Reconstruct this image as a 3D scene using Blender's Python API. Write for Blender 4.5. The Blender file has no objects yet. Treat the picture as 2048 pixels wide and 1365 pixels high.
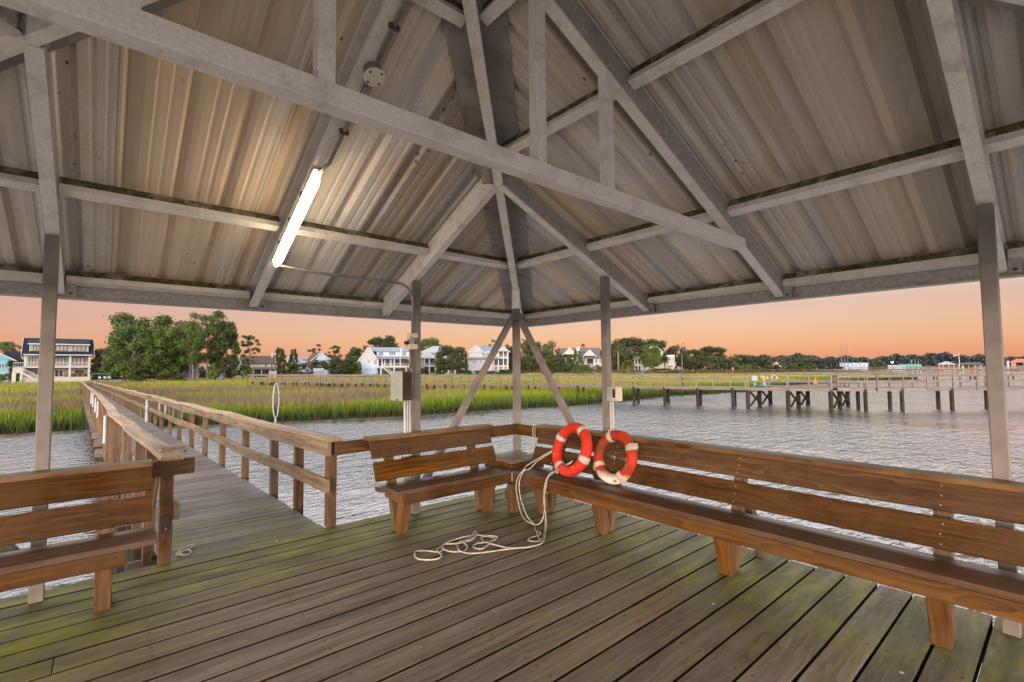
import bpy, math, random
import numpy as np
from mathutils import Vector, Matrix
R = random.Random(7)
sc = bpy.context.scene
COL = sc.collection
rad = math.radians

# ------------------------------------------------------------------ camera
W0, H0 = 2048.0, 1365.0
F = 952.09; PIT = rad(3.119); ROL = rad(-.4818); YAW = rad(49.578)
CAM = Vector((-4.126, -4.756, 1.6))
FW = Vector((math.cos(PIT)*math.cos(YAW), math.cos(PIT)*math.sin(YAW), math.sin(PIT)))
r0 = Vector((math.sin(YAW), -math.cos(YAW), 0)); u0 = r0.cross(FW)
RT = r0*math.cos(ROL)+u0*math.sin(ROL); UP = u0*math.cos(ROL)-r0*math.sin(ROL)
cd = bpy.data.cameras.new('camera'); cam = bpy.data.objects.new('camera', cd); COL.objects.link(cam)
cd.sensor_width = 36; cd.lens = F/W0*36; cd.clip_start = .05; cd.clip_end = 4000
m = Matrix((RT, UP, -FW)).transposed().to_4x4(); m.translation = CAM; cam.matrix_world = m
sc.camera = cam
def ray(px, py): return FW+RT*((px-W0/2)/F)-UP*((py-H0/2)/F)
def at(px, py, d): return CAM+ray(px, py)*d            # point seen at a pixel of the photo, d metres deep
def onz(px, py, z=0.):
    d = ray(px, py); return CAM+d*((z-CAM.z)/d.z)
def onx(px, py, x):
    d = ray(px, py); return CAM+d*((x-CAM.x)/d.x)
def ony(px, py, y):
    d = ray(px, py); return CAM+d*((y-CAM.y)/d.y)
FH = Vector((FW.x, FW.y, 0)).normalized(); RH = Vector((FH.y, -FH.x, 0))
VIEWROT = math.atan2(RH.y, RH.x)

# ------------------------------------------------------------------ objects
ORG = {}
def tag(o, label=None, cat=None, group=None, kind=None):
    if label: o['label'] = label
    if cat: o['category'] = cat
    if group: o['group'] = group
    if kind: o['kind'] = kind
    return o
def empty(name, loc, label=None, cat=None, group=None, kind=None, rz=0.):
    o = bpy.data.objects.new(name, None); COL.objects.link(o); o.location = loc; o.rotation_euler = (0, 0, rz)
    o.empty_display_size = .1; ORG[o] = Vector(loc)
    return tag(o, label, cat, group, kind)
def copy_tree(o, parent=None):
    c = o.copy(); COL.objects.link(c)
    if parent: c.parent = parent
    ORG[c] = ORG.get(o, Vector())
    for ch in list(o.children): copy_tree(ch, c)
    return c
class MB:
    def __init__(s): s.v = []; s.f = []; s.uv = []; s.rn = []; s.mi = []
    def quadlike(s, pts, uvs=None, rn=None, mi=0):
        n = len(s.v); s.v += [tuple(p) for p in pts]; s.f.append(tuple(range(n, n+len(pts))))
        s.uv.append(uvs or [(0, 0)]*len(pts)); s.rn.append(R.random() if rn is None else rn); s.mi.append(mi)
    def beam(s, p0, p1, w, h, up=(0, 0, 1), rn=None, mi=0, ms=None):
        """box along p0->p1; w across, h along up; grain runs along the length"""
        p0 = Vector(p0); p1 = Vector(p1); d = p1-p0; L = d.length; d.normalize()
        up = Vector(up); side = d.cross(up).normalized(); up = side.cross(d).normalized()
        n = len(s.v); rn = R.random() if rn is None else rn; uo = rn*37.; vo = (rn*91.7) % 13
        for t in (0, 1):
            c = p0 if t == 0 else p1
            for a, b in ((-1, -1), (1, -1), (1, 1), (-1, 1)):
                s.v.append(tuple(c+side*(a*w/2)+up*(b*h/2)))
        def f(ix, uv):
            s.f.append(tuple(n+i for i in ix)); s.uv.append([(uo+a, vo+b) for a, b in uv]); s.rn.append(rn); s.mi.append(mi)
        f((0, 3, 2, 1), [(0, 0), (h*.3, 0), (h*.3, w), (0, w)])
        f((4, 5, 6, 7), [(0, 0), (0, w), (h*.3, w), (h*.3, 0)])
        o = 0
        for a, b, ww in ((0, 1, w), (1, 2, h), (2, 3, w), (3, 0, h)):
            f((a, b, b+4, a+4), [(0, o), (0, o+ww), (L, o+ww), (L, o)]); o += ww
            if ms is not None and (a, b) in ((1, 2), (3, 0)): s.mi[-1] = ms
        return s
    def box(s, c, size, rz=0., rn=None, mi=0):
        c = Vector(c); sx, sy, sz = size; M = Matrix.Rotation(rz, 3, 'Z')
        ax = max(range(3), key=lambda i: size[i])
        e = [M @ Vector((1, 0, 0)), M @ Vector((0, 1, 0)), Vector((0, 0, 1))]
        if ax == 0: s.beam(c-e[0]*sx/2, c+e[0]*sx/2, sy, sz, e[2], rn, mi)
        elif ax == 1: s.beam(c-e[1]*sy/2, c+e[1]*sy/2, sx, sz, e[2], rn, mi)
        else: s.beam(c-e[2]*sz/2, c+e[2]*sz/2, sy, sx, e[0], rn, mi)
        return s
    def tube(s, pts, r, seg=8, closed=False, cap=True, radii=None, mi=0):
        pts = [Vector(p) for p in pts]; n = len(pts); base = len(s.v); rn = R.random(); ln = 0
        prev = None
        for i, p in enumerate(pts):
            a = pts[i-1] if (i > 0 or closed) else pts[i]; b = pts[(i+1) % n] if (i < n-1 or closed) else pts[i]
            t = (b-a).normalized() if (b-a).length > 1e-9 else Vector((0, 0, 1))
            if prev is None:
                x = t.orthogonal().normalized()
            else:
                x = prev-t*prev.dot(t); x = x.normalized() if x.length > 1e-6 else t.orthogonal().normalized()
            prev = x; y = t.cross(x); rr = radii[i] if radii else r
            for k in range(seg):
                an = 2*math.pi*k/seg; s.v.append(tuple(p+x*(rr*math.cos(an))+y*(rr*math.sin(an))))
        m_ = n if closed else n-1
        for i in range(m_):
            j = (i+1) % n; dl = (pts[j]-pts[i]).length
            for k in range(seg):
                k2 = (k+1) % seg
                s.f.append((base+i*seg+k, base+i*seg+k2, base+j*seg+k2, base+j*seg+k))
                a0 = k/seg*6.28*r; a1 = (k+1)/seg*6.28*r
                s.uv.append([(ln+rn*9, a0), (ln+rn*9, a1), (ln+dl+rn*9, a1), (ln+dl+rn*9, a0)]); s.rn.append(rn); s.mi.append(mi)
            ln += dl
        if cap and not closed:
            for i0, rev in ((0, True), (n-1, False)):
                ix = [base+i0*seg+k for k in range(seg)]
                if rev: ix.reverse()
                s.f.append(tuple(ix)); s.uv.append([(0, 0)]*seg); s.rn.append(rn); s.mi.append(mi)
        return s
    def prism(s, poly, z0, z1, rn=None, mi=0):
        """extrude a list of (x,y) between two heights"""
        rn = R.random() if rn is None else rn; n = len(poly); b = len(s.v)
        s.v += [(x, y, z0) for x, y in poly]+[(x, y, z1) for x, y in poly]
        F_ = [tuple(range(b+n-1, b-1, -1)), tuple(range(b+n, b+2*n))]+[(b+i, b+(i+1) % n, b+n+(i+1) % n, b+n+i) for i in range(n)]
        for f in F_:
            s.f.append(f); s.uv.append([(s.v[i][0], s.v[i][1]+s.v[i][2]) for i in f]); s.rn.append(rn); s.mi.append(mi)
        return s
    def lathe(s, c, prof, seg=16, axis='Z', rn=None):
        c = Vector(c); n0 = len(s.v); rn = R.random() if rn is None else rn
        for (rr, h) in prof:
            for k in range(seg):
                a = 2*math.pi*k/seg; x, y = rr*math.cos(a), rr*math.sin(a)
                s.v.append(tuple(c+(Vector((x, y, h)) if axis == 'Z' else Vector((h, x, y)) if axis == 'X' else Vector((x, h, y)))))
        for i in range(len(prof)-1):
            for k in range(seg):
                k2 = (k+1) % seg; s.f.append((n0+i*seg+k, n0+i*seg+k2, n0+(i+1)*seg+k2, n0+(i+1)*seg+k))
                s.uv.append([(0, 0)]*4); s.rn.append(rn); s.mi.append(0)
        for i, rev in ((0, 1), (len(prof)-1, 0)):
            ix = [n0+i*seg+k for k in range(seg)]; s.f.append(tuple(ix[::-1] if rev else ix)); s.uv.append([(0, 0)]*seg); s.rn.append(rn); s.mi.append(0)
        return s
    def xf(s, M, start=0):
        for i in range(start, len(s.v)): s.v[i] = tuple(M @ Vector(s.v[i]))
        return s
    def build(s, name, mats, parent=None, local=False, smooth=False, bevel=0.):
        me = bpy.data.meshes.new(name)
        off = ORG[parent] if (parent is not None and not local) else Vector()
        me.from_pydata([tuple(Vector(p)-off) for p in s.v], [], s.f)
        ul = me.uv_layers.new(name='UVMap'); rl = me.uv_layers.new(name='Rnd')
        fl = []; rr = []
        for uv, r_ in zip(s.uv, s.rn):
            for q in uv: fl += [q[0], q[1]]; rr += [r_, (r_*7.31) % 1]
        ul.data.foreach_set('uv', fl); rl.data.foreach_set('uv', rr)
        if not isinstance(mats, (list, tuple)): mats = [mats]
        for mt in mats: me.materials.append(mt)
        if len(mats) > 1: me.polygons.foreach_set('material_index', s.mi)
        if smooth: me.polygons.foreach_set('use_smooth', [True]*len(me.polygons))
        me.update()
        o = bpy.data.objects.new(name, me); COL.objects.link(o)
        if parent is not None: o.parent = parent; ORG[o] = ORG[parent]
        else: ORG[o] = Vector()
        if bevel:
            b = o.modifiers.new('edge', 'BEVEL'); b.width = bevel; b.segments = 2; b.limit_method = 'ANGLE'; b.angle_limit = rad(50)
        return o
def lerp(a, b, t): return a+(b-a)*t

# ------------------------------------------------------------------ materials
def mat(name):
    mt = bpy.data.materials.new(name); mt.use_nodes = True; nt = mt.node_tree
    return mt, nt, nt.nodes['Principled BSDF']
class G:
    """tiny node helper"""
    def __init__(s, nt): s.nt = nt
    def n(s, t, **kw):
        nd = s.nt.nodes.new(t)
        for k, v in kw.items():
            if k.startswith('p_'): setattr(nd, k[2:], v)
        return nd
    def l(s, a, b): s.nt.links.new(a, b)
    def set(s, inp, v):
        if hasattr(v, 'is_output') or isinstance(v, bpy.types.NodeSocket): s.l(v, inp)
        else: inp.default_value = v
    def math(s, op, a, b=0.):
        nd = s.n('ShaderNodeMath', p_operation=op); s.set(nd.inputs[0], a); s.set(nd.inputs[1], b); return nd.outputs[0]
    def mix(s, f, a, b, mode='MIX'):
        nd = s.n('ShaderNodeMix', p_data_type='RGBA', p_blend_type=mode)
        s.set(nd.inputs[0], f)
        for i, v in ((6, a), (7, b)):
            s.set(nd.inputs[i], (*v, 1) if isinstance(v, (tuple, list)) and len(v) == 3 else v)
        return nd.outputs[2]
    def noise(s, vec, scale, detail=4., rough=.55, dist=0.):
        nd = s.n('ShaderNodeTexNoise'); nd.inputs['Scale'].default_value = scale; nd.inputs['Detail'].default_value = detail
        nd.inputs['Roughness'].default_value = rough; nd.inputs['Distortion'].default_value = dist
        if vec is not None: s.l(vec, nd.inputs['Vector'])
        return nd.outputs['Fac']
    def map(s, vec, scale=(1, 1, 1), loc=(0, 0, 0)):
        nd = s.n('ShaderNodeMapping'); nd.inputs['Scale'].default_value = scale; nd.inputs['Location'].default_value = loc
        s.l(vec, nd.inputs['Vector']); return nd.outputs[0]
    def ramp(s, f, stops):
        nd = s.n('ShaderNodeValToRGB'); cr = nd.color_ramp
        while len(cr.elements) < len(stops): cr.elements.new(.5)
        for e, (p, c) in zip(cr.elements, stops):
            e.position = p; e.color = (*c, 1) if len(c) == 3 else c
        s.l(f, nd.inputs[0]); return nd.outputs[0]
    def rng(s, f, a, b, c=0., d=1.):
        nd = s.n('ShaderNodeMapRange'); s.set(nd.inputs[0], f)
        for i, v in enumerate((a, b, c, d)): nd.inputs[1+i].default_value = v
        return nd.outputs[0]
    def uv(s, name='UVMap'): return s.n('ShaderNodeUVMap', p_uv_map=name).outputs[0]
    def obj(s): return s.n('ShaderNodeTexCoord').outputs['Object']
    def pos(s): return s.n('ShaderNodeNewGeometry').outputs['Position']
    def bump(s, h, strength, dist, b):
        nd = s.n('ShaderNodeBump'); nd.inputs['Strength'].default_value = strength; nd.inputs['Distance'].default_value = dist
        s.l(h, nd.inputs['Height']); s.l(nd.outputs[0], b.inputs['Normal'])

def wood(name, dark, mid, light, rough=.6, streak=9., var=.25, weather=None, wamt=.5, moss=None, knots=.8, bump=.25, wscale=.5, spec=.3):
    mt, nt, b = mat(name); g = G(nt)
    uv = g.uv(); rn = g.n('ShaderNodeSeparateXYZ'); g.l(g.uv('Rnd'), rn.inputs[0]); rnd = rn.outputs[0]; rnd2 = rn.outputs[1]
    sx = g.n('ShaderNodeSeparateXYZ'); g.l(uv, sx.inputs[0])
    # knots bend the rings
    vo = g.n('ShaderNodeTexVoronoi'); vo.inputs['Scale'].default_value = 1.; g.l(g.map(uv, (1.35, 5.2, 1)), vo.inputs['Vector'])
    kd = vo.outputs['Distance']
    kn = g.rng(kd, .0, .34, 1., 0.); kn2 = g.math('POWER', kn, 2.)
    wob = g.noise(g.map(uv, (.8, 3.6, 1)), 1., 4, .55)
    ringc = g.math('ADD', g.math('MULTIPLY', sx.outputs[1], 17.), g.math('ADD', g.math('MULTIPLY', wob, 7.), g.math('MULTIPLY', kn2, 3.5*knots)))
    rings = g.math('FRACT', ringc)
    fine = g.noise(g.map(uv, (1.9, streak*5, 1)), 1., 6, .72)
    med = g.noise(g.map(uv, (.7, streak*1.1, 1)), 1., 5, .62)
    c = g.ramp(g.math('ADD', g.math('MULTIPLY', rings, .26), g.math('MULTIPLY', fine, .74)), [(.22, dark), (.46, mid), (.76, light)])
    c = g.mix(g.math('MULTIPLY', g.rng(med, .46, .62), .62), c, dark)
    c = g.mix(g.math('MULTIPLY', g.rng(med, .44, .32), .5), c, light)
    core = g.rng(kd, .02, .075, .85*min(1, knots), 0.)
    c = g.mix(core, c, tuple(x*.35 for x in dark))
    hs = g.n('ShaderNodeHueSaturation'); g.l(g.rng(rnd, 0, 1, 1-var, 1+var), hs.inputs['Value']); g.l(g.rng(rnd2, 0, 1, .8, 1.15), hs.inputs['Saturation'])
    g.l(c, hs.inputs['Color']); c = hs.outputs[0]
    pos = g.pos()
    if weather:
        wn = g.noise(pos, 1.1/wscale, 5, .65); wf = g.math('MULTIPLY', g.rng(wn, .35, .65), wamt)
        c = g.mix(wf, c, weather)
        ws = g.noise(g.map(uv, (.35, 8, 1), (5, 3, 0)), 1., 5, .7)
        c = g.mix(g.rng(ws, .58, .78, 0, .5*wamt), c, tuple(min(1, x*1.55) for x in weather))
    if moss: c = moss(g, c, pos, fine)
    g.l(c, b.inputs['Base Color'])
    g.set(b.inputs['Roughness'], g.rng(med, .3, .7, rough-.1, rough+.12)); b.inputs['Specular IOR Level'].default_value = spec
    g.bump(g.math('ADD', g.math('MULTIPLY', fine, .7), g.math('MULTIPLY', rings, .3)), bump, .004, b)
    return mt

def deck_moss(g, c, pos, fine):
    # algae grows along the two open edges of the deck and in odd patches
    s = g.n('ShaderNodeSeparateXYZ'); g.l(pos, s.inputs[0])
    n1 = g.noise(pos, 1.5, 5, .6); n2 = g.noise(g.map(pos, (.7, 2.2, 1)), 2.4, 5, .65); n3 = g.noise(g.map(pos, (9, 24, 1)), 1., 6, .72)
    rb = g.n('ShaderNodeSeparateXYZ'); g.l(g.uv('Rnd'), rb.inputs[0])
    ex = g.math('ADD', g.rng(s.outputs[0], -1.35, -.65), g.math('MULTIPLY', g.rng(s.outputs[0], -.1, .2), -.35))
    ey = g.rng(s.outputs[1], -1.1, -.25)
    lx = g.rng(s.outputs[0], -3.4, -4.2); ey2 = g.math('MULTIPLY', g.math('MULTIPLY', g.rng(s.outputs[1], -1.6, -.9), lx), 1.3)
    e = g.math('MAXIMUM', ex, g.math('MAXIMUM', g.math('MULTIPLY', ey, .95), ey2))
    mk = g.math('MULTIPLY', e, g.rng(g.math('ADD', g.math('MULTIPLY', n1, .55), g.math('MULTIPLY', n2, .45)), .30, .48))
    mk = g.math('ADD', mk, g.rng(n2, .54, .74, 0, .45))
    mk = g.math('MULTIPLY', mk, g.rng(n3, .36, .56, .30, 1.)); mk = g.math('MULTIPLY', mk, g.rng(rb.outputs[1], 0, 1, .62, 1.15))
    col = g.mix(g.rng(n2, .4, .65), (.060, .064, .010), (.195, .195, .012))
    c = g.mix(g.math('MINIMUM', g.math('MULTIPLY', mk, 1.05), .92), c, col)
    # pale scuffs
    sc_ = g.noise(g.map(pos, (5, 19, 1)), 1., 6, .75)
    c = g.mix(g.rng(sc_, .64, .74, 0, .35), c, (.36, .33, .29))
    # dark spots
    sp = g.noise(pos, 38, 2, .5)
    c = g.mix(g.rng(sp, .70, .76, 0, .6), c, (.03, .025, .02))
    nx_ = g.math('ABSOLUTE', g.math('SUBTRACT', g.math('FRACT', g.math('DIVIDE', g.math('ADD', s.outputs[0], 6.613), .78)), .5)); ny_ = g.math('ABSOLUTE', g.math('SUBTRACT', g.math('ABSOLUTE', g.math('SUBTRACT', g.math('FRACT', g.math('DIVIDE', g.math('SUBTRACT', s.outputs[1], .202), .1985)), .5)), .27))
    c = g.mix(g.math('MULTIPLY', g.rng(nx_, .0085, .012, 1., 0.), g.rng(ny_, .035, .05, .8, 0.)), c, (.035, .028, .024))
    vs = g.n('ShaderNodeTexVoronoi'); vs.inputs['Scale'].default_value = 2.1; g.l(g.map(pos, (1, 1, .01)), vs.inputs['Vector'])
    return g.mix(g.rng(vs.outputs['Distance'], .018, .026, .85, 0), c, (.62, .60, .56))
def walk_moss(g, c, pos, fine):
    # algae creeps a little way up the boardwalk from the deck
    s = g.n('ShaderNodeSeparateXYZ'); g.l(pos, s.inputs[0]); n1 = g.noise(g.map(pos, (2.4, .9, 1)), 2.2, 5, .65)
    f = g.math('MULTIPLY', g.rng(s.outputs[1], 2.6, .3), g.rng(n1, .40, .58))
    return g.mix(g.math('MULTIPLY', f, .8), c, (.10, .10, .018))
def cap_moss(g, c, pos, fine):
    n1 = g.noise(pos, 4., 5, .65)
    nm = g.n('ShaderNodeSeparateXYZ'); g.l(g.n('ShaderNodeNewGeometry').outputs['Normal'], nm.inputs[0])
    f = g.math('MULTIPLY', g.rng(nm.outputs[2], .7, .9), g.rng(n1, .38, .62))
    return g.mix(g.math('MULTIPLY', f, .75), c, (.10, .11, .035))

WOOD_DECK = wood('weathered_deck_boards', (.045, .030, .016), (.125, .088, .052), (.225, .168, .108), rough=.66, var=.3, weather=(.15, .125, .09), wamt=.55, moss=deck_moss, knots=.7, bump=.5)
WOOD_WALK = wood('weathered_grey_boards', (.026, .020, .016), (.080, .063, .052), (.165, .136, .117), rough=.6, var=.42, weather=(.12, .102, .09), wamt=.55, knots=.4, bump=.5, moss=walk_moss)
WOOD_BENCH = wood('stained_bench_wood', (.015, .0046, .0007), (.061, .0228, .0032), (.135, .0640, .0120), rough=.5, var=.30, weather=(.082, .044, .018), wamt=.7, knots=1.3, bump=.35, spec=.12)
WOOD_SEAT = wood('worn_seat_wood', (.022, .009, .0035), (.080, .034, .011), (.155, .078, .030), rough=.42, var=.14, weather=(.095, .068, .054), wamt=.8, knots=1., bump=.3, spec=.2)
WOOD_CAP = wood('mossy_cap_wood', (.022, .009, .003), (.085, .035, .009), (.15, .072, .023), rough=.6, var=.14, weather=(.20, .13, .07), wamt=.6, moss=cap_moss, knots=.8, spec=.15)
WOOD_RAIL = wood('weathered_rail_wood', (.045, .027, .013), (.145, .098, .058), (.26, .19, .122), rough=.65, var=.18, weather=(.21, .17, .125), wamt=.5, knots=.7, bump=.5, spec=.15)
WOOD_TOPRAIL = wood('pale_cap_rail_wood', (.09, .053, .024), (.24, .16, .085), (.36, .26, .155), rough=.6, var=.14, weather=(.26, .20, .135), wamt=.5, knots=.6, bump=.4, spec=.15)
WOOD_POST = wood('brown_rail_post_wood', (.03, .015, .007), (.10, .054, .026), (.17, .103, .055), rough=.6, var=.3, weather=(.13, .098, .07), wamt=.5, knots=.8, bump=.4, spec=.15)
WOOD_NEWPOST = wood('orange_rail_post_wood', (.025, .0085, .0018), (.090, .035, .0065), (.16, .074, .017), rough=.55, var=.15, weather=(.13, .085, .045), wamt=.4, knots=.8, spec=.15)
WOOD_TABLE = wood('mossy_table_wood', (.05, .03, .015), (.13, .08, .045), (.2, .14, .085), rough=.55, var=.25, weather=(.14, .10, .07), wamt=.6, moss=cap_moss)
WOOD_FAR = wood('grey_far_pier_wood', (.045, .032, .025), (.11, .084, .068), (.17, .135, .113), rough=.7, var=.2, weather=(.12, .096, .08), wamt=.4, knots=.2, bump=.1)
WOOD_FAR2 = wood('brown_far_pier_wood', (.035, .02, .013), (.085, .05, .033), (.13, .08, .055), rough=.7, var=.2, knots=.1, bump=.1)
WOOD_PILE = wood('dark_wet_pile_wood', (.006, .005, .004), (.018, .014, .010), (.034, .027, .020), spec=.08, rough=.7, var=.25, weather=(.03, .028, .016), wamt=.6, knots=.2)

def noisy(name, c1, c2, scale=6., rough=.6, metal=0., bump=0., bscale=60., spec=.4, c3=None, s3=1.5, amt3=.6, stretch=(1, 1, 1), detail=5):
    mt, nt, b = mat(name); g = G(nt); p = g.obj()
    n = g.noise(g.map(p, stretch), scale, detail, .6)
    c = g.mix(g.rng(n, .32, .68), c1, c2)
    if c3: c = g.mix(g.rng(g.noise(p, s3, 5, .65), .5, .72, 0, amt3), c, c3)
    g.l(c, b.inputs['Base Color']); b.inputs['Roughness'].default_value = rough; b.inputs['Metallic'].default_value = metal
    b.inputs['Specular IOR Level'].default_value = spec
    if bump: g.bump(g.noise(p, bscale, 3, .6), bump, .004, b)
    return mt
STEEL = noisy('galvanised_steel_beam', (.61, .565, .515), (.78, .73, .675), 75, .55, .0, .6, 70, .45, c3=(.36, .285, .21), s3=6, amt3=.55, detail=6)
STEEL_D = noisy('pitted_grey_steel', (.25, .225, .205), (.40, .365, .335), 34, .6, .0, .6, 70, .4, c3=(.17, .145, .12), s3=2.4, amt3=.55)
POSTM = noisy('painted_tan_post', (.145, .126, .110), (.21, .186, .165), 5, .6, 0, .08, 120, .15, c3=(.10, .08, .066), s3=1.3, amt3=.35)
FLASH = noisy('pale_flashing_strip', (.45, .47, .47), (.60, .62, .61), 5, .4, .1, .0)
HIPM = noisy('dull_hip_flashing', (.27, .25, .235), (.38, .355, .33), 3.5, .6, 0, .15, 50, .35, c3=(.09, .07, .055), s3=5, amt3=.7)
MOSS = noisy('moss_line', (.04, .036, .017), (.14, .12, .055), 22, .9, 0, .6, 60, .1, c3=(.36, .32, .27), s3=9, amt3=.85)
GALV = noisy('dark_galvanised_conduit', (.16, .15, .145), (.27, .255, .245), 12, .45, .35, .0)
GREYC = noisy('grey_plastic_conduit', (.36, .36, .36), (.5, .5, .5), 4, .5)
BOXM = noisy('grey_green_box_paint', (.22, .245, .21), (.30, .325, .28), 3, .45, 0, .05, 50, .4, c3=(.5, .5, .44), s3=9, amt3=.35)
BOXRUST = noisy('rusty_box_side', (.022, .015, .011), (.06, .034, .022), 6, .7, 0, .2, 50, .2, c3=(.05, .045, .04), s3=4)
CREAM = noisy('cream_plastic', (.40, .35, .25), (.50, .44, .32), 4, .4)
WHITEPVC = noisy('white_pvc', (.24, .245, .26), (.31, .315, .33), 4, .35)
BLACKM = noisy('black_plastic', (.012, .012, .013), (.03, .03, .03), 8, .4)
ROPEM = noisy('off_white_rope', (.24, .21, .17), (.52, .475, .405), 95, .85, 0, .8, 160, .2, c3=(.20, .165, .12), s3=9, amt3=.7)
ROPEB = noisy('old_brown_rope', (.16, .11, .065), (.28, .20, .12), 60, .9, 0, .6, 180, .1)
SCREW = noisy('bright_screw_head', (.26, .25, .23), (.40, .39, .36), 9, .3, .6)
RUSTY = noisy('rusty_bolt', (.06, .035, .02), (.14, .07, .035), 20, .8)
WHITEHOOP = noisy('white_taped_hoop', (.22, .22, .27), (.52, .52, .58), 30, .5)
YELLOWP = noisy('yellow_pole', (.38, .22, .02), (.48, .31, .05), 6, .4)

def roof_mat():
    mt, nt, b = mat('corrugated_metal_sheet'); g = G(nt); uv = g.uv(); p = g.pos()
    rn = g.n('ShaderNodeSeparateXYZ'); g.l(g.uv('Rnd'), rn.inputs[0])
    st = g.noise(g.map(uv, (.35, 5., 1)), 1., 5, .6); st2 = g.noise(g.map(uv, (.8, 22., 1)), 1., 4, .6); n1 = g.noise(p, 1.3, 5, .6)
    c = g.mix(g.rng(st, .36, .64), (.50, .47, .44), (.73, .705, .67))
    tan = g.math('MULTIPLY', g.rng(g.math('ADD', g.math('MULTIPLY', n1, .5), g.math('MULTIPLY', st, .5)), .44, .60), .75)
    c = g.mix(tan, c, (.56, .425, .275))
    c = g.mix(g.rng(st2, .58, .75, 0, .3), c, (.70, .66, .60))
    c = g.mix(g.rng(g.noise(g.map(uv, (1.2, 9, 1), (3, 8, 0)), 1., 5, .65), .58, .78, 0, .5), c, (.27, .24, .205))
    gr = g.noise(p, 42, 3, .7); c = g.mix(g.rng(gr, .4, .65, 0, .2), c, (.25, .22, .2))
    c = g.mix(g.rng(rn.outputs[1], .45, .8, 0, .72), c, (.58, .44, .285))
    hs = g.n('ShaderNodeHueSaturation'); g.l(g.rng(rn.outputs[0], 0, 1, .64, 1.26), hs.inputs['Value']); g.l(c, hs.inputs['Color'])
    # rust flecks
    sp = g.n('ShaderNodeTexVoronoi'); sp.inputs['Scale'].default_value = 1.; g.l(g.map(uv, (9, 16, 1)), sp.inputs['Vector'])
    fl = g.math('MULTIPLY', g.rng(sp.outputs['Distance'], .12, .17, 1, 0), g.rng(g.noise(g.map(uv, (.5, 2.2, 1), (1, 1, 0)), 1., 3), .58, .66))
    c = g.mix(fl, hs.outputs[0], (.07, .055, .045))
    g.l(c, b.inputs['Base Color']); b.inputs['Roughness'].default_value = .5; b.inputs['Metallic'].default_value = .12
    b.inputs['Specular IOR Level'].default_value = .4
    g.bump(gr, .12, .003, b); return mt
ROOF = roof_mat()

def ring_mat(name, base, dirt, white, dirt_amt, side):
    mt, nt, b = mat(name); g = G(nt); p = g.obj()
    n = g.noise(p, 5, 6, .65); c = g.mix(g.rng(n, .38, .60, 0, dirt_amt), base, dirt)
    ch = g.noise(p, 17, 5, .7, .6); s = g.n('ShaderNodeSeparateXYZ'); g.l(p, s.inputs[0])
    if side: # paint worn off along the bottom
        w = g.math('MULTIPLY', g.rng(s.outputs[2], -.13, -.20), g.rng(g.noise(p, 9, 5, .7), .34, .42)); w = g.math('MAXIMUM', w, g.rng(ch, .67, .70, 0, .8))
    else:
        w = g.rng(ch, .655, .675)
    c = g.mix(g.rng(g.noise(p, 3.2, 5, .7), .5, .7, 0, .5), c, tuple(min(1, x*1.15+.05) for x in base))
    sc2 = g.noise(g.map(p, (1, 1, 1)), 31, 5, .75); c = g.mix(g.rng(sc2, .58, .70, 0, .7), c, dirt)
    c = g.mix(w, c, white); g.l(c, b.inputs['Base Color']); b.inputs['Roughness'].default_value = .72; b.inputs['Specular IOR Level'].default_value = .25
    g.bump(g.noise(p, 60, 3, .6), .25, .004, b); return mt
RING1 = ring_mat('red_ring_paint', (.52, .026, .008), (.26, .018, .010), (.72, .62, .45), .75, False)
RING2 = ring_mat('stained_ring_paint', (.42, .03, .008), (.085, .028, .008), (.70, .64, .55), .95, True)
STRAP = noisy('dirty_white_strap', (.30, .27, .23), (.46, .42, .37), 20, .8, 0, .4, 150, .2, c3=(.33, .28, .22), s3=12)

# ------------------------------------------------------------------ deck (setting)
HS = 5.938; ZB = 2.588; T = .436; OV = .806; EDGE = .202; JA = 1.487; PB = HS-JA; BW = .1985; WATER_Z = -1.9
MID = -HS/2
mb = MB(); k = 0; y = EDGE
while y > -HS-.3:
    w = BW-R.uniform(.012, .019)
    x1 = EDGE+R.uniform(-.012, .012); zc = -.019+R.uniform(-.0025, .0025)
    cut = R.choice([None, None, None, None, -2.9, -4.3]) if k > 5 else None
    segs = [(-HS-.3, x1)] if cut is None else [(-HS-.3, cut-.002), (cut+.002, x1)]
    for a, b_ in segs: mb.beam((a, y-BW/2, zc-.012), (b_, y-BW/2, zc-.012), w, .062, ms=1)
    y -= BW; k += 1
EDGEM = noisy('board_edge_gap_shade', (.012, .010, .007), (.035, .029, .019), 6, .9, spec=.05)  # near-black board sides: shade of the gaps put into the colour
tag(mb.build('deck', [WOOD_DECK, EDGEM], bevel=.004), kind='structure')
mb = MB()
for i in range(9): mb.beam((-HS-.28+i*.78, .16, -.145), (-HS-.28+i*.78, -HS-.25, -.145), .045, .17)
mb.beam((-HS-.3, .155, -.155), (.155, .155, -.155), .045, .185); mb.beam((.16, .18, -.155), (.16, -HS-.3, -.155), .045, .185)
for x in (-HS, -HS*.66, -HS*.33, -.1):
    for yy in (-.05, -HS/2, -HS+.1): mb.tube([(x, yy, -.22), (x, yy, -3.2)], .14, 12)
tag(mb.build('deck_frame', WOOD_PILE), kind='structure')

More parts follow.
